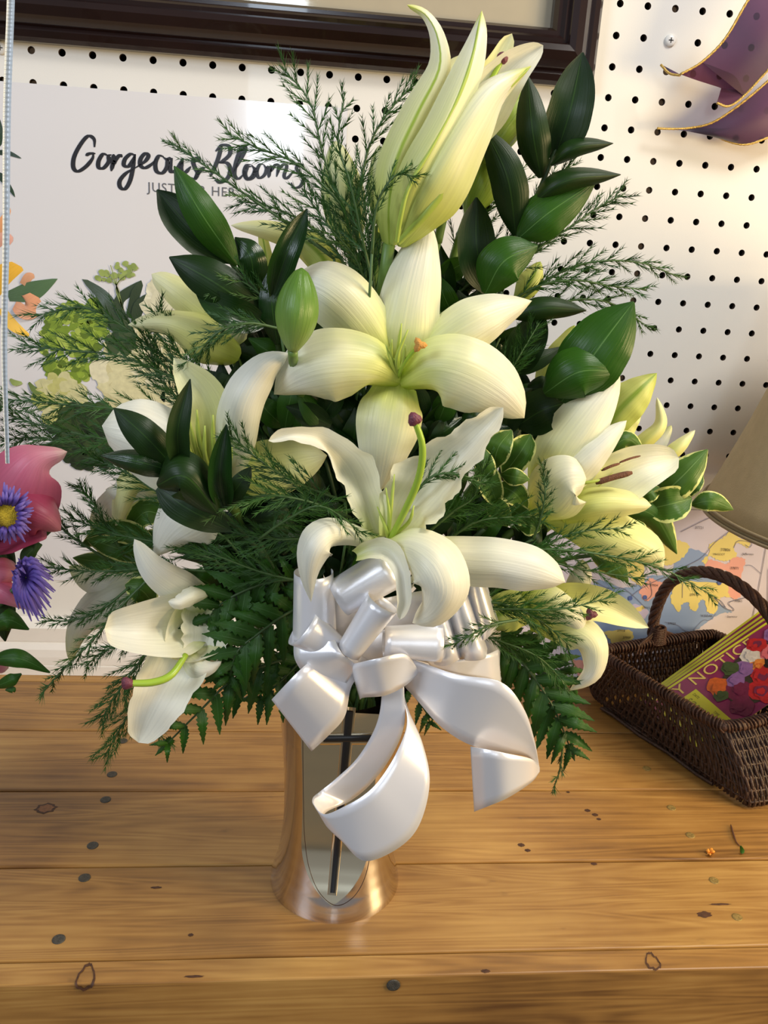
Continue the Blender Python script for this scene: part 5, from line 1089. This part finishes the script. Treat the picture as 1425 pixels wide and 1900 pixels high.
def cards():
    o = Z(1225, 1285, 45); e1 = (Z(1400, 1169, 98) - o); ax = e1.normalized(); q = Z(1372, 1345, 44); dn = q - o; dn = (dn - ax*dn.dot(ax)).normalized(); up = -dn; n = ax.cross(up).normalized()
    if n.z < 0: n = -n
    mag, yel = simple('card_magenta', (150, 48, 104), .3, coat=.3, var=.03), simple('card_yellow', (222, 224, 60), .35, coat=.2, var=.03)
    prn = {}
    def inkm(c): return prn.setdefault(c, simple('card_print', c, .35, var=.12, scale=300))
    K = e1.length/.0690; A0 = o - ax*.0375*K; Wd, Hd, U0 = .122, .0632, .0280
    VS = (q - o).dot(dn)/(.0635*K)
    for k, (du, dv, rot) in enumerate([(0, 0, 0), (.001, .0035, .015), (-.004, .006, .03), (.004, .0085, .05)]):
        ro = Matrix.Rotation(rot, 3, n); a_ = ro @ ax; u_ = ro @ up; base = A0 - n*(.0022*k) + ax*du + up*dv
        lab = ['magenta delivery notice card with flower picture lying on top in the basket', 'second magenta card just under the top delivery notice card', 'third card of the basket stack showing a thin yellow edge', 'bottom card of the basket stack with its yellow border showing most'][k]
        t = thing('notice_card', lab, 'card', base, 'notice cards in the basket')
        def S(u, v, h=0): return base + a_*u*K - u_*v*K*VS + n*h
        b = Buf(); b.add([S(U0, 0), S(Wd, 0), S(Wd, Hd), S(U0, Hd), S(U0, 0, -.0004), S(Wd, 0, -.0004), S(Wd, Hd, -.0004), S(U0, Hd, -.0004)], [(0,1,2,3)[::-1],(7,6,5,4)[::-1],(0,4,5,1),(1,5,6,2),(2,6,7,3),(3,7,4,0)]); b.make('card_sheet', yel, t, False)
        b = Buf(); b.add([S(U0, .0022, .0002), S(Wd, .0022, .0002), S(Wd, Hd, .0002), S(U0, Hd, .0002)], [(0,1,2,3)]); b.make('magenta_field', mag, t, False)
        if k: continue
        pl = (base + n*.0006, n)
        p0 = S(-.0095, .0120, .0006)
        def txt(name, s_, u, v, h, m, **kw):
            cu = bpy.data.curves.new(name, 'FONT'); cu.body = s_; cu.size = h/.72; cu.resolution_u = 3; cu.space_character = 1.08; cu.offset = kw.get('bold', 0)
            tmp = bpy.data.objects.new(name, cu); C.objects.link(tmp); dg = bpy.context.evaluated_depsgraph_get(); me = bpy.data.meshes.new_from_object(tmp.evaluated_get(dg)); bpy.data.objects.remove(tmp)
            wx = max(v_.co.x for v_ in me.vertices); f_ = kw.get('width', wx)/wx
            for v_ in me.vertices:
                tn = kw.get('turn'); X_, Y_ = v_.co.x*f_*K*(VS if tn else 1), v_.co.y*K*(1 if tn else VS*1.15); v_.co = S(u, v, .0006) + ((-u_*X_ + a_*Y_) if kw.get('turn') else (a_*X_ + u_*Y_)) - root_loc(t)
            me.materials.clear(); me.materials.append(m); ob = bpy.data.objects.new(name, me); C.objects.link(ob); ob.parent = t
        txt('lettering', 'ERY NOTICE', .0290, .0130, .0088, inkm((236, 214, 120)), width=.0705)
        def poly(uv, c, h, nm='printed_flower', bufm={}):
            b = Buf(); b.add([S(u, v, h) for u, v in uv], [tuple(range(len(uv)))]); return b
        b = Buf(); b.add([S(U0, .0160, .0005), S(.0535, .0160, .0005), S(.0535, .0632, .0005), S(U0, .0632, .0005)], [(0,1,2,3)]); b.make('yellow_panel', yel, t, False)
        txt('lettering', 'SORRY WE', .0425, .020, .0052, inkm((140, 142, 56)), width=.034, turn=True); 0 and txt('lettering', 'MISSED YOU', .030, .018, .0052, inkm((172, 176, 66)), width=.038, turn=True)
        txt('small_lettering', 'DATE', .0495, .0185, .0017, inkm((90, 92, 50)), turn=True); txt('small_lettering', 'TIME', .0495, .042, .0017, inkm((90, 92, 50)), turn=True)
        def blob(u, v, r, c, h, kk=14, w=.12, ph=0, ry=1):
            b.add([S(u + r*math.cos(6.283*j/kk)*(1 + w*math.cos(5*6.283*j/kk + ph)), v + r*ry*math.sin(6.283*j/kk)*(1 + w*math.sin(3*6.283*j/kk + ph)), h) for j in range(kk)], [tuple(range(kk))], m=c)
        colsF = [(60,56,48), (72,92,56), (220,110,50), (190,84,150), (196,40,50), (230,226,224), (150,110,180), (120,40,80), (232,120,140), (240,150,70), (36,32,36)]
        b = Buf(); blob(.090, .038, .030, 0, .0007, 24, .06, 0, .78)
        R_ = random.Random(8)
        items = [(.060,.026,.008,2),(.066,.040,.009,7),(.078,.052,.011,4),(.094,.050,.010,4),(.104,.040,.009,3),(.090,.020,.0085,5),(.080,.026,.007,6),(.088,.030,.006,9),(.100,.026,.008,8),(.110,.030,.010,4),(.070,.030,.006,6),(.084,.040,.008,4),(.074,.018,.006,1),(.098,.014,.007,4),(.112,.016,.008,6),(.060,.052,.008,7),(.110,.052,.009,3),(.094,.034,.005,10),(.056,.034,.005,1),(.120,.040,.008,8)]
        for i, (u, v, r, c) in enumerate(items):
            u = .0600 + (u-.056)*.93; r *= .84
            blob(u, v, r, c, .0008 + i*.00002, 16, .14, i, 1.35)
            dk = 7 if c in (3, 4, 8) else (2 if c == 9 else c)
            for k2 in range(3): blob(u + R_.uniform(-.3, .3)*r, v + R_.uniform(-.3, .3)*r, r*(.6 - .17*k2), [c, dk, c][k2] if c != 5 else 5, .00125 + i*.00002 + k2*.0001, 12, .2, k2, 1.3)
        b.make('printed_flowers', [inkm(c) for c in colsF], t, False, stuff=True)
    return
cards()

# ================================================================= LAMP
def lamp():
    c = mm(752, -168, 236); R0, hgt = 154, 205
    t = thing('table_lamp', 'beige fabric lampshade of a swing arm lamp at the right edge', 'lamp', mm(860, -110, 0))
    sh = simple('shade_linen', (196, 176, 136), .85, var=.05, scale=90, bump=.15, bscale=900, trans=.12); b = Buf(); n = 96; V = []; UV = []; kz = 10
    for i in range(kz+1):
        f_ = i/kz; r = (R0*(1-f_) + 92*f_ - 5*math.sin(f_*math.pi))/1000
        for j in range(n): V.append(c + Vector((r*math.cos(6.283185*j/n), r*math.sin(6.283185*j/n), hgt*f_/1000)))
    b.add(V, [(i*n+j, i*n+(j+1)%n, (i+1)*n+(j+1)%n, (i+1)*n+j) for i in range(kz) for j in range(n)]); o = b.make('lamp_shade', sh, t)
    sd = o.modifiers.new('thickness', 'SOLIDIFY'); sd.thickness = .0012
    rm = simple('shade_trim', (150, 132, 100), .7, var=.05)
    for z, r in ((.001, R0+.6), (.006, R0-1.2), (hgt/1000, 92.5)):
        b = Buf(); b.tube([c + Vector((r/1000*math.cos(6.28319*j/n), r/1000*math.sin(6.28319*j/n), z)) for j in range(n+1)], .0016, 6, False); b.make('rim_band', rm, t)
    br = simple('lamp_brass', (150, 120, 70), .3, metal=1); b = Buf()
    b.tube([mm(860, -110, 12), mm(860, -110, 560)], .006, 12); b.tube([mm(860, -110, 470), mm(752, -168, 470)], .004, 10); b.tube([mm(752, -168, 470), mm(752, -168, 300)], .008, 12)
    for k in range(3): b.tube([mm(752, -168, 440), mm(752 + 92*math.cos(2.09*k), -168 + 92*math.sin(2.09*k), 441)], .0012, 6)
    b.make('lamp_arm', br, t); b = Buf(); b.tube([mm(860, -110, .5), mm(860, -110, 6), mm(860, -110, 14), mm(860, -110, 20)], [.075, .074, .06, .012], 40); b.make('lamp_base', br, t)
lamp()

# ================================================================= HANGING RIBBON (left), PURPLE RIBBON (top right)
def strip(name, spine, wd, m, par, Y0=None, rib=False, n=60):
    sv = [Vector(q) for q in spine]; V = []; UV = []
    for i in range(n+1):
        t = i/n; p = cr(sv, t); d = cr(sv, min(1, t+.01)) - cr(sv, max(0, t-.01)); d2 = Vector((d.x, d.y, 0)).normalized(); w = cr([float(q) for q in wd], t)/2; nn = Vector((-d2.y, d2.x, 0))
        for j in range(5):
            u = -1 + j/2; V.append(P(p.x + nn.x*w*u, p.y + nn.y*w*u, p.z + (1.2*(1-u*u)))); UV.append(((u+1)/2, t))
    return mesh(name, V, [(i*5+j, i*5+j+1, (i+1)*5+j+1, (i+1)*5+j) for i in range(n) for j in range(4)], m, par, UV)
t = thing('curling_ribbon', 'narrow ribbed white curling ribbon hanging straight down at the left edge', 'ribbon', P(14, 850, -420))
m, nt, p_, out = newmat('ribbed_ribbon'); p_.inputs['Base Color'].default_value = lin((206, 212, 214)); p_.inputs['Roughness'].default_value = .3; p_.inputs['Specular IOR Level'].default_value = .8
uv = N(nt, 'ShaderNodeUVMap'); wv = N(nt, 'ShaderNodeTexWave'); wv.bands_direction = 'Y'; wv.inputs['Scale'].default_value = 40; L(nt, uv.outputs[0], wv.inputs['Vector'])
bp = N(nt, 'ShaderNodeBump'); bp.inputs['Strength'].default_value = .3; bp.inputs['Distance'].default_value = .0005; L(nt, wv.outputs['Fac'], bp.inputs['Height']); L(nt, bp.outputs[0], p_.inputs['Normal'])
strip('ribbon_strip', [(21, -120, -420), (20, 0, -420), (13, 200, -420), (11, 450, -421), (8, 650, -420), (14, 860, -418)], [15, 15, 15, 13, 11, 8], m, t, n=120)
def purple():
    m, nt, p, out = newmat('purple_sheer'); uv = N(nt, 'ShaderNodeUVMap'); sp = N(nt, 'ShaderNodeSeparateXYZ'); L(nt, uv.outputs[0], sp.inputs[0])
    r = N(nt, 'ShaderNodeValToRGB'); L(nt, sp.outputs['X'], r.inputs[0]); e = r.color_ramp.elements; e[0].color = lin((92, 42, 82)); e[1].color = lin((92, 28, 48)); q = e.new(.45); q.color = lin((40, 30, 56))
    L(nt, r.outputs[0], p.inputs['Base Color']); p.inputs['Roughness'].default_value = .45; p.inputs['Sheen Weight'].default_value = .3
    tr = N(nt, 'ShaderNodeBsdfTransparent'); tr.inputs['Color'].default_value = lin((150, 100, 150)); mx = N(nt, 'ShaderNodeMixShader'); mx.inputs[0].default_value = .22; L(nt, p.outputs[0], mx.inputs[1]); L(nt, tr.outputs[0], mx.inputs[2]); L(nt, mx.outputs[0], out.inputs['Surface'])
    gold = simple('gold_wire', (206, 172, 96), .32, metal=.8, var=.15, scale=900, bump=.5, bscale=1500)
    t = thing('wired_ribbon', 'sheer dark purple ribbon with gold wire edges hanging at the top right', 'ribbon', P(1425, 0, -40))
    def piece(E1, E2, edges, n=40, ur=(0, .7), sw=False):
        A = [Vector(q) for q in E1]; B_ = [Vector(q) for q in E2]; V = []; UV = []
        for i in range(n+1):
            f_ = i/n; a = cr(A, f_); c = cr(B_, f_)
            for j in range(9): q = a.lerp(c, j/8); V.append(P(q.x, q.y, q.z - (4*math.sin(j/8*3.14) if (A[0]-B_[0]).length > 60 else 0))); UV.append((ur[0] + (ur[1]-ur[0])*(j/8 if sw else f_), j/8))
        mesh('ribbon_panel', V, [(i*9+j, i*9+j+1, (i+1)*9+j+1, (i+1)*9+j) for i in range(n) for j in range(8)], m, t, UV)
        for E in edges:
            pts = curve([P(*q) for q in E], 50); b = Buf()
            wv_ = [.0010 + .00025*(i % 2) for i in range(51)]; b.tube(pts, wv_, 6); b.make('gold_edge', gold, t)
    e1 = [(1440, -70, -60), (1410, -30, -58), (1385, 5, -56), (1345, 72, -50), (1302, 115, -44)]
    e2 = [(1560, -20, -60), (1500, 55, -56), (1455, 100, -54), (1425, 130, -50), (1380, 178, -43)]
    piece(e1, e2, [e1 + [(1262, 138, -39)], e2 + [(1352, 197, -40), (1330, 191, -38)]])
    piece([(1302, 115, -44), (1336, 128, -45), (1362, 140, -45), (1374, 158, -44), (1380, 178, -43)], [(1262, 138, -38), (1290, 148, -38), (1318, 157, -37), (1338, 164, -36), (1336, 170, -36)], [], ur=(.7, .9), sw=True)
    piece([(1338, 164, -36), (1334, 178, -37), (1330, 190, -38)], [(1380, 168, -43), (1378, 178, -43), (1352, 197, -40)], [], ur=(.9, .9))
    piece([(1262, 138, -38), (1245, 129, -32), (1226, 119, -26)], [(1264, 141, -38), (1242, 137, -32), (1226, 121, -26)], [[(1262, 140, -38), (1242, 136, -32), (1226, 120, -26)]])
    b_ = [(1500, 80, -34), (1425, 150, -30), (1370, 196, -26), (1320, 228, -22), (1275, 238, -18), (1240, 239, -16), (1219, 238, -14)]
    c_ = [(1560, 190, -30), (1480, 230, -26), (1425, 255, -24), (1385, 268, -20), (1350, 262, -16), (1322, 248, -14), (1358, 238, -14)]
    piece(b_, c_, [b_, c_[:6]])
purple()

# ================================================================= NEIGHBOUR ARRANGEMENT AT THE LEFT EDGE
VN = P(-420, 1350, -330); VN.z = ZT
t = thing('flower_pot', 'grey flower pot of the neighbouring arrangement just beyond the left edge', 'pot', VN)
b = Buf(); n = 32; V = []
for z, r in ((0, .03), (0, .042), (.06, .052), (.10, .055), (.10, .051), (.09, .049), (.09, 0.001)): V += [VN + Vector((r*math.cos(6.2832*j/n), r*math.sin(6.2832*j/n), z + .0004)) for j in range(n)]
b.add(V, [(i*n+j, i*n+(j+1)%n, (i+1)*n+(j+1)%n, (i+1)*n+j) for i in range(6) for j in range(n)]); b.make('pot_body', simple('pot_grey', (130, 128, 124), .5), t)
def nstem(par, a):
    A = P(*a); tubeobj('stem', curve([A, A.lerp(VN, .5) + Vector((0, .01, .03)), VN + Vector((0, 0, .07))], 12), .0018, M['stem_dark'], par)
rn = random.Random(21)
for lab, x0, x1_, y0, y1_, n in [('broad unseen leaves of the neighbouring arrangement added past the left edge for shade', -420, -60, 640, 1000, 46), ('low unseen leaves of the neighbouring arrangement added past the left edge for shade', -420, -60, 950, 1260, 40)]:  # unseen leaf mass, added to shade the left side of the worktop
    t = thing('leafy_sprig', lab, 'foliage', P(-60, (y0+y1_)/2, -350))
    for i in range(n):
        x, y, Y = rn.uniform(x0, x1_), rn.uniform(y0, y1_), rn.uniform(-355, -290); a = rn.uniform(-2.6, .2); l = 50
        blade('leaf', [(x, y, Y), (x + l*math.cos(a), y + l*math.sin(a), Y - 12), (min(-8, x + 2*l*math.cos(a)), y + 2*l*math.sin(a), Y)], [12, 50, 62, 50, 6], M[rn.choice(['leaf_dark', 'leaf_mid'])], t, rnd=False, nl=10, nw=4, roll=rn.uniform(-40, 40))
    A_ = P(-160, (y0+y1_)/2, -360); tubeobj('stem', curve([A_, A_.lerp(VN, .5), VN + Vector((0, 0, .07))], 12), .002, M['stem_dark'], t)
h = (-30, 1000, -365); t = thing('pink_lily', 'pink lily with an upturned petal tip at the left edge', 'lily', P(*h))
blade('petal', [(-40, 980, -368), (20, 920, -378), (65, 855, -380), (125, 838, -372)], [70, 150, 130, 56, 18], M['pink_petal'], t, cup=.2, roll=14)
blade('petal', [(-30, 960, -368), (30, 940, -374), (70, 930, -374), (96, 905, -370)], [50, 90, 76, 44, 6], M['pink_petal'], t, cup=.1)
blade('petal', [(-30, 1000, -372), (30, 950, -384), (80, 960, -388), (113, 985, -384)], [60, 110, 110, 70, 24], M['pink_deep'], t, cup=.35)
blade('petal', [(-30, 1000, -370), (30, 980, -380), (70, 975, -384), (85, 975, -382)], [60, 84, 66, 30], M['pink_deep'], t, cup=-.2)
nstem(t, h)
h = (-30, 1090, -365); t = thing('pink_lily', 'pink blossom between the two purple asters at the left edge', 'lily', P(*h))
blade('petal', [(-40, 1070, -368), (0, 1060, -376), (44, 1068, -372)], [60, 80, 54, 10], M['pink_petal'], t, cup=.25)
blade('petal', [(-30, 1080, -372), (10, 1100, -382), (56, 1130, -378)], [40, 44, 36, 10], M['pink_petal'], t, cup=.3)
nstem(t, h)
h = (-30, 1235, -360); t = thing('pink_lily', 'pink petal tip low at the left edge above the planks', 'lily', P(*h))
blade('petal', [(-40, 1235, -362), (-10, 1232, -368), (16, 1240, -364)], [40, 46, 20], M['pink_petal'], t); nstem(t, h)
def aster(label, c, rx, ry, n, face, seed, eye=True):
    R_ = random.Random(seed); t = thing('purple_aster', label, 'aster', P(*c)); x, y, Y = c
    for ring in range(3):
        for i in range(n):
            a = 6.283*(i + .33*ring)/n + R_.uniform(-.08, .08); l = R_.uniform(.82, 1.08)*(1 - .1*ring); q = .28 if eye else .04
            blade('ray_petal', [(x + rx*q*math.cos(a), y + ry*q*math.sin(a), Y - 3*ring), (x + rx*.65*l*math.cos(a), y + ry*.65*l*math.sin(a), Y - 5 - 4*ring), (x + rx*l*math.cos(a) + face[0], y + ry*l*math.sin(a) + face[1], Y - 3 - 4*ring)], [4, 8, 7, 2], M['violet'], t, cup=.2, nl=5, nw=2, rnd=False, ridge=0)
    if eye: ball('flower_eye', P(x, y, Y - 7), .0072*rx/56, M['aster_eye'], t, sy=.45, label='yellow centre')
    nstem(t, c); return t
aster('purple aster with a yellow centre below the pink lily', (12, 957, -398), 56, 60, 22, (0, 0), 4)
t2 = aster('darker purple aster turned away beside the pink blossom', (48, 1072, -385), 38, 58, 18, (16, 22), 6, False)
def nleaf(label, leaves, st):
    t = thing('leafy_sprig', label, 'foliage', P(*st))
    for a, c, e, w, mt in leaves: blade('leaf', [a, c, e], [w*.3, w*.9, w, w*.6, 3], M[mt], t, rnd=False, cup=.14, rip=.02)
    nstem(t, st)
nleaf('slim green leaves under the first purple aster', [((-10, 1010, -370), (30, 990, -376), (75, 1010, -374), 20, 'leaf_aster'), ((60, 1010, -372), (85, 990, -374), (117, 965, -372), 10, 'leaf_aster'), ((40, 1050, -372), (55, 1025, -374), (78, 1010, -372), 26, 'leaf_aster'), ((30, 1060, -370), (60, 1030, -374), (74, 985, -372), 12, 'leaf_aster')], (-10, 1030, -370))
nleaf('dark leaves at the left edge just above the white trim', [((-30, 1110, -372), (0, 1140, -378), (10, 1190, -374), 60, 'leaf_dark'), ((-30, 1180, -374), (10, 1150, -380), (54, 1168, -376), 44, 'leaf_mid'), ((-40, 1060, -368), (-10, 1090, -372), (20, 1150, -370), 50, 'leaf_dark'), ((-30, 1010, -366), (0, 1030, -370), (30, 1060, -368), 60, 'leaf_dark')], (-30, 1130, -372))
nleaf('bright green pointed leaf lying toward the planks at the left edge', [((-20, 1225, -370), (35, 1222, -376), (93, 1248, -372), 34, 'leaf_mid'), ((-10, 1275, -366), (20, 1262, -372), (40, 1250, -370), 24, 'leaf_mid'), ((10, 1280, -368), (24, 1280, -370), (28, 1284, -370), 12, 'leaf_mid')], (-20, 1240, -368))

# ================================================================= pieces that sit on a part become its children
for child, parent in (('stigma', 'style'), ('cross_inlay', 'cross_rim'), ('cross_rim', 'front_panel'), ('handle_wrap', 'handle'), ('cross_slot', 'screw_head')):
    for o in list(C.objects):
        if o.name.split('.')[0] == child and o.parent and o.parent.type == 'EMPTY' and not (child == 'cross_rim' and any(c.name.startswith('cross_inlay') for c in o.children)):
            for p_ in o.parent.children:
                if p_.name.split('.')[0] == parent: o.parent = p_; break
